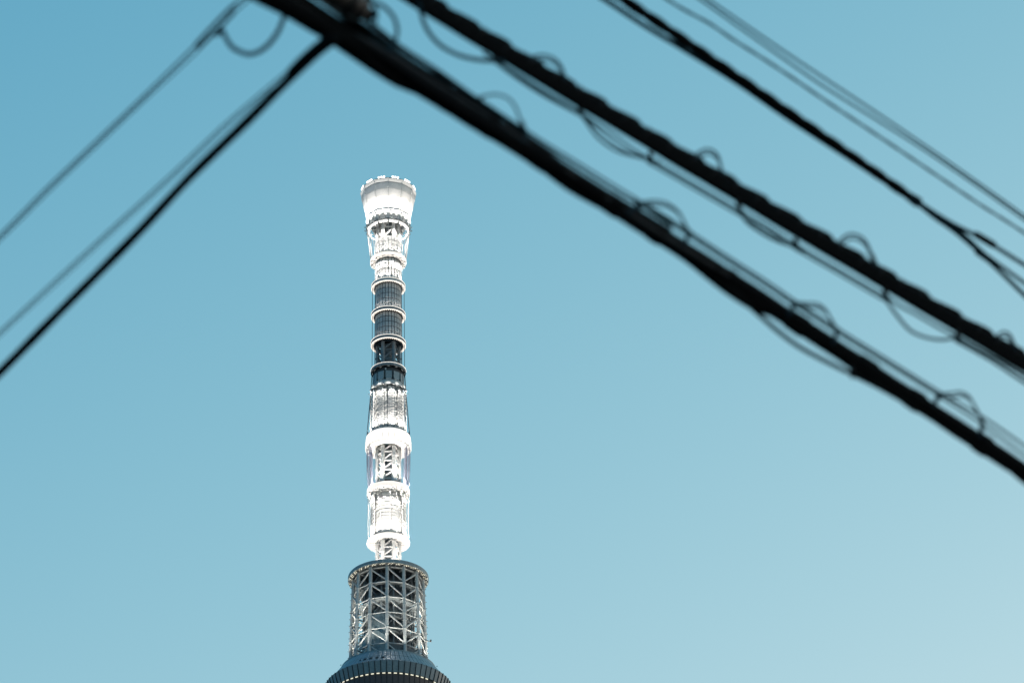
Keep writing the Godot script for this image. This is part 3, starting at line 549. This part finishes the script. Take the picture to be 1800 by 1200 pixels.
func observation_deck(tower: Node3D) -> void:
	var d := group_node(tower, "observation_deck")
	# dark carcass behind the cladding
	put(d, "carcass", lathe([Vector2(0, 444.0), Vector2(15.5, 444.0), Vector2(17.0, 447.0), Vector2(17.05, 454.2), Vector2(18.2, 457.7), Vector2(17.3, 458.5), Vector2(13.75, 463.1), Vector2(0, 463.1)], 96), "joint")
	var n := 66
	var half := 180.0 / n
	var wall := plate(17.47, 18.46, 454.75, 457.95, half - 0.28, 0.14)
	var fin := plate(17.72, 18.71, 454.6, 458.05, 0.14, 0.3, 1)
	var lip := plate(18.5, 17.55, 457.98, 458.62, half - 0.1, 0.1)
	var low := plate(17.2, 17.3, 447.2, 454.15, half - 0.3, 0.12)
	var strip := plate(17.42, 17.47, 454.34, 454.64, half * 0.52, 0.1)
	for k in n:
		var a := 360.0 * k / n + 1.2
		put(d, "wall_panel", wall, "deck_panel_%d" % rng.randi_range(0, 3), turned(a))
		put(d, "mullion", fin, "joint", turned(a + half))
		put(d, "ledge_panel", lip, "deck_panel_%d" % rng.randi_range(0, 3), turned(a))
		put(d, "lower_panel", low, "brown_wall", turned(a))
		if rng.randf() < 0.93:
			put(d, "strip_lamp", strip, "strip_glow", turned(a))
	var m := 78
	var roof_low := plate(17.45, 15.75, 458.72, 460.95, 180.0 / m - 0.10, 0.12)
	var roof_high := plate(15.68, 13.93, 461.03, 463.35, 180.0 / m - 0.12, 0.12)
	for k in m:
		var a := 360.0 * k / m
		put(d, "roof_panel", roof_low, "deck_panel_%d" % rng.randi_range(0, 2), turned(a))
		put(d, "roof_panel", roof_high, "deck_panel_%d" % rng.randi_range(0, 2), turned(a))
	put(d, "roof_kerb", lathe(band(13.5, 13.95, 463.3, 463.75), 96), "deck_panel_1")
	put(d, "roof_deck", lathe(band(3.0, 13.5, 463.15, 463.35), 96), "slate_steel")
	for a in [-29.0, -23.8, -17.7, -11.4, -5.2]:
		var tilt := Basis(Vector3.UP, deg_to_rad(a)) * Basis(Vector3.RIGHT, deg_to_rad(-37.0))
		var small: float = 0.5 if a < -25 else 1.0
		block(d, "roof_window", Vector3(0.82 * small, 0.95 * small, 0.16), Transform3D(tilt, at(a, 16.62, 459.95)), "joint")


func lattice(tower: Node3D) -> void:
	var s := group_node(tower, "lattice_section")
	var levels := [462.3, 467.3, 472.4, 477.5, 482.6, 487.7, 492.6]
	var radius := func(y: float) -> float:
		return lerpf(11.25, 10.3, (y - 463.0) / 30.0)
	var n := 13
	var slant := [1, 1, -1, -1, 1, 1, -1, 1, -1, -1, 1, -1, 1]   # which way the braces of each bay run
	slant = [-1, 1, -1, 1, -1, 1, -1, 1, -1, 1, -1, 1, -1]
	slant[0] = -1; slant[1] = 1; slant[2] = -1; slant[12] = -1; slant[11] = 1; slant[10] = -1
	for k in n:
		var a := -2.0 + k * 360.0 / n
		var b := a + 360.0 / n
		beam(s, "column", at(a, radius.call(462.5), 462.5), at(a, radius.call(493.2), 493.2), 0.5, "cream_steel")
		for i in levels.size():
			var y: float = levels[i]
			if i > 0:
				beam(s, "flange", at(a, radius.call(y), y - 0.16), at(a, radius.call(y), y + 0.16), 0.62, "cream_steel")
				beam(s, "flange", at(a, radius.call(y - 2.3), y - 2.4), at(a, radius.call(y - 2.3), y - 2.2), 0.57, "cream_steel")
				beam(s, "ring_beam", at(a, radius.call(y), y), at(b, radius.call(y), y), 0.18, "cream_steel")
				var y0: float = levels[i - 1]
				if slant[k] < 0:
					beam(s, "brace", at(a, radius.call(y), y - 0.3), at(b, radius.call(y0), y0 + 0.4), 0.22, "cream_steel")
				else:
					beam(s, "brace", at(a, radius.call(y0), y0 + 0.4), at(b, radius.call(y), y - 0.3), 0.22, "cream_steel")
	# what stands inside: a lift core, plant floors, a second ring of thin posts and struts
	put(s, "lift_core", lathe(band(0.0, 4.1, 463.2, 493.4), 24), "slate_steel")
	for i in range(1, 6):
		var y: float = levels[i]
		put(s, "plant_floor", lathe(band(4.2, 8.6 if i != 3 else 7.2, y + 0.5, y + 0.75), 48), "slate_steel")
	for k in 13:
		var a := 12.0 + k * 360.0 / 13
		beam(s, "inner_post", at(a, 7.6, 463.4), at(a, 7.3, 493.2), 0.26, "slate_steel")
		for i in range(1, levels.size()):
			var y: float = levels[i]
			var y0: float = levels[i - 1]
			var flip := 1 if (k + i) % 2 else -1
			beam(s, "inner_brace", at(a, 7.5, y0 if flip > 0 else y), at(a + 27.7, 7.5, y if flip > 0 else y0), 0.16, "slate_steel")
			beam(s, "tie_beam", at(a - 13.8, 7.5, y), at(a - 13.8, radius.call(y), y), 0.2, "slate_steel")
	# pale sheeted screens in the bays on the left, a slatted one at the foot on the right
	for row in 3:
		for c in 7:
			var a := -74.0 + c * 10.6
			var p := plate(8.9, 8.8, 463.5 + row * 4.9, 463.5 + row * 4.9 + 4.75, 5.2, 0.1)
			if row == 2 and c < 4:
				continue
			put(s, "screen_panel", p, "deck_panel_%d" % ((row + c) % 4), turned(a))
	for c in 24:
		var a := 2.0 + c * 2.3
		block(s, "screen_slat", Vector3(0.2, 3.6, 0.1), Transform3D(Basis(Vector3.UP, deg_to_rad(a)), at(a, 10.4, 465.3)), "slate_steel")
	# small fittings on the outside
	block(s, "service_box", Vector3(0.9, 0.7, 0.8), Transform3D(Basis.IDENTITY, at(-88.0, 11.7, 465.9)), "dark_steel")
	beam(s, "davit_arm", at(-75.0, 11.6, 481.0), at(-47.0, 11.0, 478.3), 0.14, "dark_steel")
	beam(s, "aerial_arm", at(90.0, 11.0, 473.4), at(90.0, 12.6, 473.4), 0.1, "dark_steel")
	block(s, "aerial_box", Vector3(0.5, 0.6, 0.5), Transform3D(Basis.IDENTITY, at(90.0, 12.4, 473.5)), "dark_steel")
	for k in 13:
		for side in [-90.0, 90.0]:
			var y := 465.5 + k * 2.1
			block(s, "step_bolt", Vector3(0.35, 0.14, 0.14), Transform3D(Basis.IDENTITY, at(side + 3.0, radius.call(y) + 0.62, y)), "dark_steel")
	# floodlights on the roof below, one at the foot of each bay, shining up through the frame
	for k in n:
		var a := -2.0 + (k + 0.5) * 360.0 / n
		flood(s, at(a + 4.0, 14.9, 462.8), at(a + 7.0, 10.4, 484.0), 190.0, 33.0, WARM, 0.24)
		flood(s, at(a, 9.3, 478.6), at(a, 10.4, 492.0), 30.0, 55.0, WARM, 0.3)


func crown(tower: Node3D) -> void:
	var c := group_node(tower, "crown_platform")
	put(c, "floor_plate", lathe([Vector2(0, 493.3), Vector2(11.5, 493.3), Vector2(11.5, 493.6), Vector2(0, 493.6)], 72), "dark_steel")
	var n := 48
	var rim := plate(11.93, 11.95, 493.1, 494.25, 180.0 / n - 0.12, 0.2)
	var tooth := BoxMesh.new()
	tooth.size = Vector3(0.26, 0.12, 0.2)
	for k in n:
		var a := 360.0 * (k + 0.5) / n
		put(c, "rim_panel", rim, "deck_panel_%d" % rng.randi_range(0, 2), turned(a))
		beam(c, "bracket", at(a, 10.2, 492.6), at(a, 11.7, 493.25), 0.1, "slate_steel")
	for row in 3:
		for k in 84:
			var a: float = 360.0 * (k + 0.5 * row) / 84
			put(c, "rim_lamp_or_added_glow", tooth, "strip_glow" if (k + row) % 3 else "dark_steel", Transform3D(Basis(Vector3.UP, deg_to_rad(a)), at(a, 11.62 - row * 0.42, 493.2)))
	put(c, "inner_ring", lathe(band(9.6, 9.9, 492.4, 493.3), 64), "slate_steel")


# Six heavy tubes with bracing: the hexagonal stem of the mast.
func stem(tower: Node3D, y0: float, y1: float, bays: int, material: String, core: String, tie := 0.22) -> Node3D:
	var s := group_node(tower, "mast_truss")
	for k in 6:
		var a := 30.0 + 60.0 * k
		beam(s, "column", at(a, 3.3, y0), at(a, 3.3, y1), 0.56, material)
		for i in bays:
			var h := (y1 - y0) / bays
			var b0 := y0 + h * i
			beam(s, "ring_beam", at(a, 3.3, b0 + h), at(a + 60, 3.3, b0 + h), tie, material)
			if k % 2 == 1:
				beam(s, "brace", at(a, 3.3, b0 + 0.2), at(a + 60, 3.3, b0 + h - 0.2), tie, material)
			else:
				beam(s, "brace", at(a, 3.3, b0 + h - 0.2), at(a + 60, 3.3, b0 + 0.2), tie, material)
			beam(s, "flange", at(a, 3.3, b0 + h * 0.5 - 0.12), at(a, 3.3, b0 + h * 0.5 + 0.12), 0.68, material)
	put(s, "cable_riser", lathe(band(0.0, 1.3, y0, y1), 14), core)
	return s


# A round service platform: floor, edge band, handrail and brackets underneath.
func platform(tower: Node3D, y: float, r: float, deep: float, r_in: float, material: String, under: String) -> Node3D:
	var p := group_node(tower, "platform_ring")
	put(p, "floor_plate", lathe(band(r_in, r - 0.15, y + 0.08, y + 0.28), 48), under)
	put(p, "edge_band", lathe(band(r - 0.14, r, y, y + deep), 64), material)
	for k in 24:
		var a := 15.0 * k + 7.0
		beam(p, "bracket", at(a, r_in, y - 0.1), at(a, r - 0.3, y + 0.02), 0.09, under)
	return p


func lit_rim(p: Node3D, y: float, r: float, deep: float, teeth: int) -> void:
	put(p, "rim_lamp_or_added_glow", lathe(band(r + 0.005, r + 0.09, y + deep - 0.08, y + deep + 0.06), 64), "rim_glow")
	put(p, "rim_lamp_or_added_glow", lathe(band(r - 0.36, r + 0.07, y - 0.10, y - 0.005), 64), "rim_glow")
	var tooth := BoxMesh.new()
	tooth.size = Vector3(0.26, 0.1, 0.36)
	for k in teeth:
		var a := 360.0 * k / teeth
		put(p, "rim_lamp_or_added_glow", tooth, "rim_glow", Transform3D(Basis(Vector3.UP, deg_to_rad(a)), at(a, r - 0.56, y - 0.06)))


# Glowing strips added round a platform edge so its band reads floodlit white.
func added_glow_lines(p: Node3D, heights: Array, r: float) -> void:
	for y in heights:
		put(p, "rim_lamp_or_added_glow", lathe(band(r + 0.004, r + 0.08, y - 0.11, y + 0.11), 64), "rim_glow")


# Cladding of curved plates in rows round a dark drum.
func clad(tower: Node3D, y0: float, y1: float, r0: float, r1: float, rows: int, columns: int, materials: String, gap := 0.1) -> Node3D:
	var d := group_node(tower, "clad_drum")
	put(d, "carcass", lathe([Vector2(0, y0), Vector2(r0 - 0.14, y0), Vector2(r1 - 0.14, y1), Vector2(0, y1)], 48), "joint")
	var h := (y1 - y0) / rows
	for i in rows:
		var ra := lerpf(r0, r1, float(i) / rows)
		var rb := lerpf(r0, r1, float(i + 1) / rows)
		var p := plate(ra, rb, y0 + h * i + gap, y0 + h * (i + 1) - gap, 180.0 / columns - gap / r0 * 57.3, 0.16)
		for k in columns:
			put(d, "clad_panel", p, "%s_%d" % [materials, rng.randi_range(0, 3)], turned(360.0 * (k + 0.5) / columns))
	return d


# Stacks of antenna panels standing round the stem with dark slots between them.
func antenna_stacks(tower: Node3D, y0: float, y1: float, r: float, stacks: int, first: float, half: float, rows: int, materials: String) -> Node3D:
	var d := group_node(tower, "antenna_drum")
	var h := (y1 - y0) / rows
	put(d, "inner_drum", lathe(band(0.0, r - 0.95, y0, y1), 36), "slate_steel")
	var p := plate(r, r, 0.08, h - 0.08, half, 0.4, 3)
	for k in stacks:
		var a := first + 360.0 * k / stacks
		for i in rows:
			put(d, "antenna_panel", p, "%s_%d" % [materials, rng.randi_range(0, 3)], turned(a, y0 + h * i))
		# feed lines and spacers in the slot beside the stack
		var b := a + 180.0 / stacks
		beam(d, "feed_line", at(b - 1.6, r - 0.25, y0), at(b - 1.6, r - 0.25, y1), 0.09, "%s_1" % materials)
		beam(d, "feed_line", at(b + 2.2, r - 0.35, y0), at(b + 2.2, r - 0.35, y1), 0.07, "%s_2" % materials)
		for i in int(rows / 2.0):
			var y := y0 + h * (2 * i + 1)
			beam(d, "spacer", at(b - 5.0, r - 0.1, y), at(b + 5.0, r - 0.1, y + h * 0.7), 0.08, "%s_2" % materials)
	# dipoles: two short rods before every panel, far too small to tell apart
	var st := begin()
	var box := BoxMesh.new()
	box.size = Vector3(0.11, 0.42, 0.10)
	for k in stacks:
		for i in rows:
			for c in 5:
				var a := first + 360.0 * k / stacks + (c - 2.0) * half * 0.42
				st.append_from(box, 0, Transform3D(Basis(Vector3.UP, deg_to_rad(a)), at(a, r + 0.14, y0 + h * (i + 0.45))))
	var o := put(d, "dipole_rods", st.commit(), "slate_steel")
	o.set_meta("kind", "stuff")
	return d


func mast(tower: Node3D) -> void:
	# foot of the mast
	stem(tower, 493.6, 506.4, 4, "white_steel", "slate_steel")
	var crown_lamps := group_node(tower, "lamp_ring")
	for k in 8:
		var a := 22.5 + 45.0 * k
		flood(crown_lamps, at(a, 8.2, 494.6), at(a, 4.6, 505.5), 120.0, 44.0, WHITE, 0.55)
	# first antenna drum between two platforms
	var p := platform(tower, 505.6, 6.34, 0.7, 3.9, "white_steel", "white_steel")
	for k in 16:
		var a := 22.5 * k
		flood(p, at(a, 6.1, 506.3), at(a, 4.8, 523.5), 150.0, 46.0, WHITE, 0.4)
	added_glow_lines(p, [505.75, 506.1], 6.34)
	antenna_stacks(tower, 506.5, 522.4, 4.25, 8, -9.0, 20.2, 14, "white_panel")
	side_aerials(tower, 507.0, 521.5, 5.2, 16, 0.85)
	for k in 20:
		var a := 18.0 * k + 5.0
		beam(p, "upright", at(a, 6.12, 506.2), at(a, 6.12, 522.2), 0.06, "white_steel")
	p = platform(tower, 522.2, 6.34, 1.5, 3.9, "white_steel", "white_steel")
	added_glow_lines(p, [522.4, 522.8, 523.2, 523.55], 6.34)
	for k in 14:
		var a := 13.0 + 25.7 * k
		flood(p, at(a, 6.1, 521.6), at(a, 4.8, 506.5), 150.0, 46.0, WHITE, 0.4)
		block(p, "junction_box", Vector3(0.55, 0.6, 0.4), Transform3D(Basis(Vector3.UP, deg_to_rad(a + 9)), at(a + 9, 4.9, 521.7)), "white_steel")
	# second stretch of bare stem, lit from the platform below
	stem(tower, 523.4, 539.0, 5, "white_steel", "slate_steel", 0.26)
	var wide := group_node(tower, "lamp_ring")
	for k in 12:
		var a := 30.0 * k
		flood(wide, at(a, 5.7, 524.0), at(a, 5.2, 537.5), 150.0, 42.0, WHITE, 0.45)
	for k in 56:
		var side := -1.0 if k < 28 else 1.0
		var a: float = side * (58.0 + (k % 28) * 2.6)
		var inset: float = 0.28 * (k % 7)
		var path := PackedVector3Array([at(a, 6.1 - inset, 523.6), at(a, 6.42 - inset, 528.0), at(a, 6.6 - inset, 533.0), at(a, 6.68 - inset, 538.2)])
		put(wide, "stay_wire", tube(path, 0.06, 6), "pale_rod")
	# the broad white collar
	var collar := group_node(tower, "white_collar")
	put(collar, "shell", lathe([Vector2(3.95, 538.0), Vector2(6.55, 537.75), Vector2(6.87, 538.2), Vector2(6.9, 540.2), Vector2(6.55, 542.3), Vector2(6.2, 542.45), Vector2(3.95, 542.3)], 64), "white_steel")
	for k in 24:
		var a := 15.0 * k
		beam(collar, "rib", at(a, 6.93, 538.4), at(a, 6.93, 540.1), 0.07, "white_steel")
		if k % 2:
			flood(collar, at(a, 6.3, 542.75), at(a, 4.6, 558.5), 130.0, 50.0, WHITE, 0.42)
	for y in [538.45, 539.2, 539.95, 540.75, 541.5]:
		var r := 6.9 if y < 540.3 else lerpf(6.9, 6.55, (y - 540.2) / 2.1)
		put(collar, "rim_lamp_or_added_glow", lathe(band(r - 0.05, r + 0.06, y - 0.35, y + 0.35), 64), "rim_glow")  # glowing bands added over the shell, standing in for floodlight on it
	# second antenna drum
	antenna_stacks(tower, 542.6, 558.0, 4.75, 9, -29.0, 12.6, 17, "white_panel")
	side_aerials(tower, 543.0, 557.5, 5.45, 14)
	p = platform(tower, 558.2, 5.5, 0.75, 3.4, "cream_steel", "slate_steel")
	put(p, "top_band", lathe(band(4.9, 5.25, 559.0, 559.8), 56), "cream_steel")
	for k in 12:
		var a := 15.0 + 30.0 * k
		flood(p, at(a, 5.75, 558.0), at(a, 4.75, 545.0), 75.0, 50.0, WHITE, 0.3)
		flood(p, at(a + 15.0, 5.95, 557.6), at(a + 15.0, 5.0, 560.6), 4.5, 55.0, WARM, 0.2)
	# cabinets below the next platform
	var cab := group_node(tower, "cabinet_ring")
	put(cab, "carcass", lathe(band(0.0, 4.3, 559.7, 564.6), 40), "joint")
	for k in 12:
		var a := 30.0 * k + 1.5
		var turn := Basis(Vector3.UP, deg_to_rad(a))
		block(cab, "cabinet", Vector3(1.95, 2.5, 0.5), Transform3D(turn, at(a, 4.62, 561.9)), "deck_panel_%d" % (k % 4))
		block(cab, "cabinet_foot", Vector3(1.6, 0.34, 0.56), Transform3D(turn, at(a, 4.66, 560.4)), "white_steel")
		if k % 3 == 0:
			block(cab, "junction_box", Vector3(0.4, 0.6, 0.3), Transform3D(turn, at(a - 12, 4.5, 563.9)), "white_steel")
	p = platform(tower, 564.9, 5.4, 0.9, 3.2, "slate_steel", "dark_steel")
	put(p, "rim_lamp_or_added_glow", lathe(band(5.405, 5.48, 565.72, 565.84), 64), "rim_glow")
	for k in 12:
		block(p, "lamp_bracket", Vector3(0.7, 0.25, 0.3), Transform3D(Basis(Vector3.UP, deg_to_rad(30.0 * k)), at(30.0 * k, 4.9, 564.75)), "white_steel")
	stem(tower, 565.2, 575.0, 3, "slate_steel", "slate_steel")
	p = platform(tower, 574.75, 5.35, 1.05, 3.4, "slate_steel", "dark_steel")
	lit_rim(p, 574.75, 5.35, 1.05, 44)
	clad(tower, 575.9, 585.1, 4.12, 4.05, 5, 26, "mast_panel")
	p = platform(tower, 585.1, 5.28, 1.0, 3.9, "slate_steel", "dark_steel")
	lit_rim(p, 585.1, 5.28, 1.0, 44)
	clad(tower, 586.2, 595.6, 4.02, 4.0, 5, 26, "mast_panel")
	p = platform(tower, 595.6, 5.24, 1.0, 3.9, "cream_steel", "slate_steel")
	lit_rim(p, 595.6, 5.24, 1.0, 44)
	for k in 16:
		var a := 22.5 * k
		flood(p, at(a, 5.12, 586.3), at(a, 4.0, 596.0), 3.6, 60.0, WHITE, 0.18)
		flood(p, at(a, 5.2, 576.0), at(a, 4.1, 586.0), 1.6, 60.0, WHITE, 0.18)
	for k in 12:
		var a := 30.0 * k
		flood(p, at(a, 5.1, 596.9), at(a, 4.15, 605.0), 30.0, 46.0, WHITE, 0.32)
		flood(p, at(a + 15.0, 5.3, 604.6), at(a + 15.0, 4.2, 598.0), 42.0, 52.0, WHITE, 0.3)
	clad(tower, 596.7, 604.6, 4.25, 4.1, 4, 26, "white_panel")
	# guide cables running up beside the dark stretch
	for a in [54.0, 76.0, 104.0, 128.0, -54.0, -76.0, -104.0, -128.0]:
		var g := tube(PackedVector3Array([at(a, 6.7, 542.2), at(a, 5.6, 557.0), at(a, 5.15, 565.0), at(a, 5.05, 595.6)]), 0.085, 6)
		put(tower, "guide_cable", g, "guide_cable")


# Upright rails of small aerial boxes standing clear of a drum.
func side_aerials(tower: Node3D, y0: float, y1: float, r: float, rails: int, wide := 0.5) -> void:
	var d := group_node(tower, "aerial_rails")
	var box := BoxMesh.new()
	box.size = Vector3(wide, 0.72, 0.38)
	for k in rails:
		var side := -1.0 if k % 2 else 1.0
		var a := side * (58.0 + int(k / 2.0) * (64.0 / (rails / 2.0 - 1.0)))
		beam(d, "rail", at(a, r - 0.2, y0), at(a, r - 0.2, y1), 0.09, "white_steel")
		var n := int((y1 - y0) / 1.1)
		if k % 4 < 2 or wide > 0.6:
			for i in n:
				put(d, "aerial_box", box, "white_panel_%d" % rng.randi_range(0, 3), Transform3D(Basis(Vector3.UP, deg_to_rad(a)), at(a, r, y0 + 0.6 + i * 1.1)))


func head(tower: Node3D) -> void:
	# platform that flares below the uppermost clad drum
	var p := platform(tower, 604.9, 5.55, 1.1, 3.6, "white_steel", "white_steel")
	added_glow_lines(p, [605.1, 605.45, 605.8], 5.55)
	put(p, "mesh_band", lathe(band(3.7, 4.15, 605.2, 606.7), 48), "cream_steel")
	for k in 12:
		var a := 15.0 + 30.0 * k
		flood(p, at(a, 5.35, 606.3), at(a, 4.2, 615.0), 36.0, 50.0, WHITE, 0.32)
	clad(tower, 606.8, 612.8, 4.1, 4.1, 4, 26, "white_panel", 0.06)
	stem(tower, 612.8, 621.0, 2, "white_steel", "slate_steel", 0.3)
	for k in 24:
		var a := 15.0 * k
		put(p, "stay_wire", tube(PackedVector3Array([at(a, 5.5, 606.0), at(a, 6.15, 612.0), at(a, 6.75, 617.6)]), 0.10, 6), "white_steel")
	# twelve-sided truss ring
	var ring := group_node(tower, "ring_truss")
	for k in 12:
		var a := 30.0 * k
		beam(ring, "chord", at(a, 6.87, 617.5), at(a + 30, 6.87, 617.5), 0.17, "dark_steel")
		beam(ring, "chord", at(a, 6.9, 621.0), at(a + 30, 6.9, 621.0), 0.13, "dark_steel")
		beam(ring, "post", at(a, 6.88, 617.5), at(a, 6.88, 621.0), 0.12, "cream_steel")
		beam(ring, "brace", at(a, 6.88, 617.5), at(a + 15, 6.65, 621.0), 0.1, "cream_steel")
		beam(ring, "brace", at(a + 15, 6.65, 621.0), at(a + 30, 6.88, 617.5), 0.1, "cream_steel")
		beam(ring, "spoke", at(a, 3.4, 617.6), at(a, 6.85, 617.6), 0.14, "cream_steel")
		var mid := a + 15.0
		var turn := Basis(Vector3.UP, deg_to_rad(mid))
		for c in 3:
			block(ring, "lamp_panel", Vector3(0.82, 0.6, 0.24), Transform3D(turn * Basis(Vector3.RIGHT, 0.5), at(mid, 6.15, 616.95) + turn * Vector3((c - 1) * 0.92, 0, 0)), "lamp_glow")
		flood(ring, at(mid, 5.6, 616.8), at(mid, 3.6, 609.0), 65.0, 60.0, WHITE, 0.3)
		flood(ring, at(mid, 6.75, 616.3), at(mid, 5.9, 619.6), 9.0, 58.0, WARM, 0.22)
		for c in [-7.5, 7.5]:
			beam(ring, "lamp_arm", at(mid + c, 6.7, 617.6), at(mid + c, 7.3, 617.6), 0.07, "slate_steel")
			flood(ring, at(mid + c, 7.4, 617.9), at(mid + c, 7.75, 631.0), 270.0, 36.0, WHITE, 0.3)
	put(ring, "inner_floor", lathe(band(1.2, 6.4, 620.7, 620.9), 12, true), "slate_steel")
	put(ring, "skirt", lathe([Vector2(5.2, 617.9), Vector2(5.3, 617.9), Vector2(6.5, 620.6), Vector2(6.4, 620.6)], 12, true), "cream_steel")
	# flared twelve-sided head
	var h := group_node(tower, "mast_head")
	for k in 12:
		var half := 14.75
		var a := 30.0 * k + 15.0
		var ys := [621.3, 623.2, 625.6, 628.0, 630.2]
		var rs := [6.7, 7.2, 7.75, 8.2, 8.5]
		for i in 4:
			put(h, "shell_panel", plate(rs[i], rs[i + 1], ys[i] + 0.01, ys[i + 1] - 0.01, half, 0.12, 1), "white_panel_%d" % (2 if i % 2 else 1), turned(a))
		beam(h, "rib", at(a - 15, 6.78, 621.3), at(a - 15, 8.56, 630.4), 0.06, "slate_steel")
		beam(h, "seam_strip", at(a - 14, 8.5, 630.2), at(a - 6, 7.05, 623.5), 0.05, "cream_steel")
		beam(h, "edge_rail", at(a - 15, 8.75, 631.5), at(a + 15, 8.75, 631.5), 0.09, "slate_steel")
		beam(h, "bracket", at(a - 15, 8.3, 628.3), at(a - 15, 8.72, 631.4), 0.08, "cream_steel")
		var turn := Basis(Vector3.UP, deg_to_rad(a))
		for c in 3:
			block(h, "head_lamp", Vector3(0.5, 0.62, 0.4), Transform3D(turn, at(a, 8.42, 632.05) + turn * Vector3((c - 1) * 0.85, 0, 0)), "lamp_glow")
		block(h, "lamp_rail", Vector3(4.2, 0.16, 0.2), Transform3D(turn, at(a, 8.36, 631.62)), "slate_steel")
	put(h, "lining", lathe([Vector2(0, 621.2), Vector2(6.5, 621.2), Vector2(8.1, 630.0), Vector2(0, 630.0)], 12, true), "joint")
	put(h, "top_band", lathe([Vector2(7.9, 630.3), Vector2(8.52, 630.3), Vector2(8.85, 631.4), Vector2(7.9, 631.4)], 12, true), "white_panel_2")
	put(h, "roof_plate", lathe(band(0.0, 8.0, 631.0, 631.2), 12, true), "slate_steel")
	for k in 6:
		beam(h, "lightning_rod", at(60.0 * k, 2.0, 631.2), at(60.0 * k, 2.0, 633.6), 0.05, "slate_steel")


# ---------------------------------------------------------------- overhead cables
func strand(parent: Node3D, called: String, points: Array, r: float, material: String) -> void:
	var fine := 0.03 if called.ends_with("loop") else 0.06
	put(parent, called, tube(smooth_path(points, fine), r, 10, 0.05 if r > 0.012 else 0.0), material)


func span(called: String, parts: Array, label: String, category: String) -> Node3D:
	var s := Node3D.new()
	s.name = called
	add_child(s, true)
	tag(s, label, category, "overhead cables above the street")
	for row in parts:
		var what: String = row[0]
		var r: float = row[1]
		var points: Array = row[2]
		match what:
			"spiral_hanger":
				var path := smooth_path(points, 0.008)
				put(s, what, tube(helix(path, r - 0.005, 0.118, 0.4), 0.0045, 6), "hanger_steel")
			"twisted_core":
				var path := smooth_path(points, 0.012)
				for k in 2:
					put(s, "twisted_strand", tube(helix(path, r * 0.24, 0.26, PI * k), r * 0.86, 8), "cable_black" if r > 0.008 else "wire_teal")
			"cable_clip":
				var a: Vector3 = points[0]
				var b: Vector3 = points[1]
				var over := (b - a) * 0.05
				put(s, what, tube(PackedVector3Array([a - over, a, a.lerp(b, 0.5), b, b + over]), r, 8), "hanger_steel")
			"feeder_cable":
				strand(s, what, points, r, "cable_grey")
			"wire", "slack_loop", "branch_wire":
				strand(s, what, points, r, "wire_teal")
			_:
				strand(s, what, points, r, "cable_black")
	return s


func make_cables() -> void:
	span("cable_bundle", SPAN_A, "lowest thick black cable bundle crossing to the right, with thin wires and slack loops", "cable")
	span("cable_bundle", SPAN_B, "middle thick black cable bundle with stepped upper edge, just above the lowest bundle", "cable")
	span("twisted_cable", SPAN_C, "medium black twisted cable that splits into three wires near the right edge", "cable")
	span("twin_wire", SPAN_D1, "faint pair of thin parallel wires, topmost at the upper right", "wire")
	span("twisted_wire", SPAN_D2, "thin wavy twisted wire just below the topmost pair at the upper right", "wire")
	span("drop_cable", SPAN_L1, "solid black drop cable running down left from the junction with an anchor clamp", "cable")
	span("drop_wire", SPAN_L2, "faint thin wire running beside and above the solid black drop cable on the left", "wire")
	span("service_wire", SPAN_L3, "thin double wire at the upper left with anchor grips and a round slack loop", "wire")
	splice(SPAN_S[0])


# A splice closure: ribbed barrel with domed ends and two straps, hung along the bundle.
func splice(row: Array) -> void:
	var a: Vector3 = row[2][0]
	var b: Vector3 = row[2][1]
	var r: float = row[1]
	var s := Node3D.new()
	s.name = "splice_closure"
	add_child(s, true)
	tag(s, "dark brown cable splice closure on the lowest bundle, at the top edge above the junction", "splice closure")
	var along := (b - a).normalized()
	var x := along.cross(Vector3.UP).normalized()
	s.transform = Transform3D(Basis(x, along, x.cross(along)), (a + b) / 2)
	var half := a.distance_to(b) / 2
	var outline: Array = [Vector2(0, -half)]
	for k in 7:
		outline.append(Vector2(r * sin(PI / 2 * (k + 1) / 7.0), -half + r * 0.7 * (1 - cos(PI / 2 * (k + 1) / 7.0))))
	for k in 9:
		var y := lerpf(-half + r, half - r, k / 8.0)
		outline.append(Vector2(r * (1.0 if k % 2 else 0.93), y))
	for k in 7:
		outline.append(Vector2(r * cos(PI / 2 * (k + 1) / 7.0), half - r * 0.7 * (1 - sin(PI / 2 * (k + 1) / 7.0))))
	outline[-1] = Vector2(0, half)
	put(s, "shell", lathe(outline, 24), "closure_brown")
	for e in [-0.5, 0.5]:
		put(s, "strap", lathe(band(r * 0.9, r * 1.06, half * e - 0.008, half * e + 0.008), 24), "hanger_steel")
	for e in [-1.0, 1.0]:
		put(s, "cable_gland", lathe(band(0.0, r * 0.4, half * e - 0.03, half * e + 0.03), 14), "cable_black")
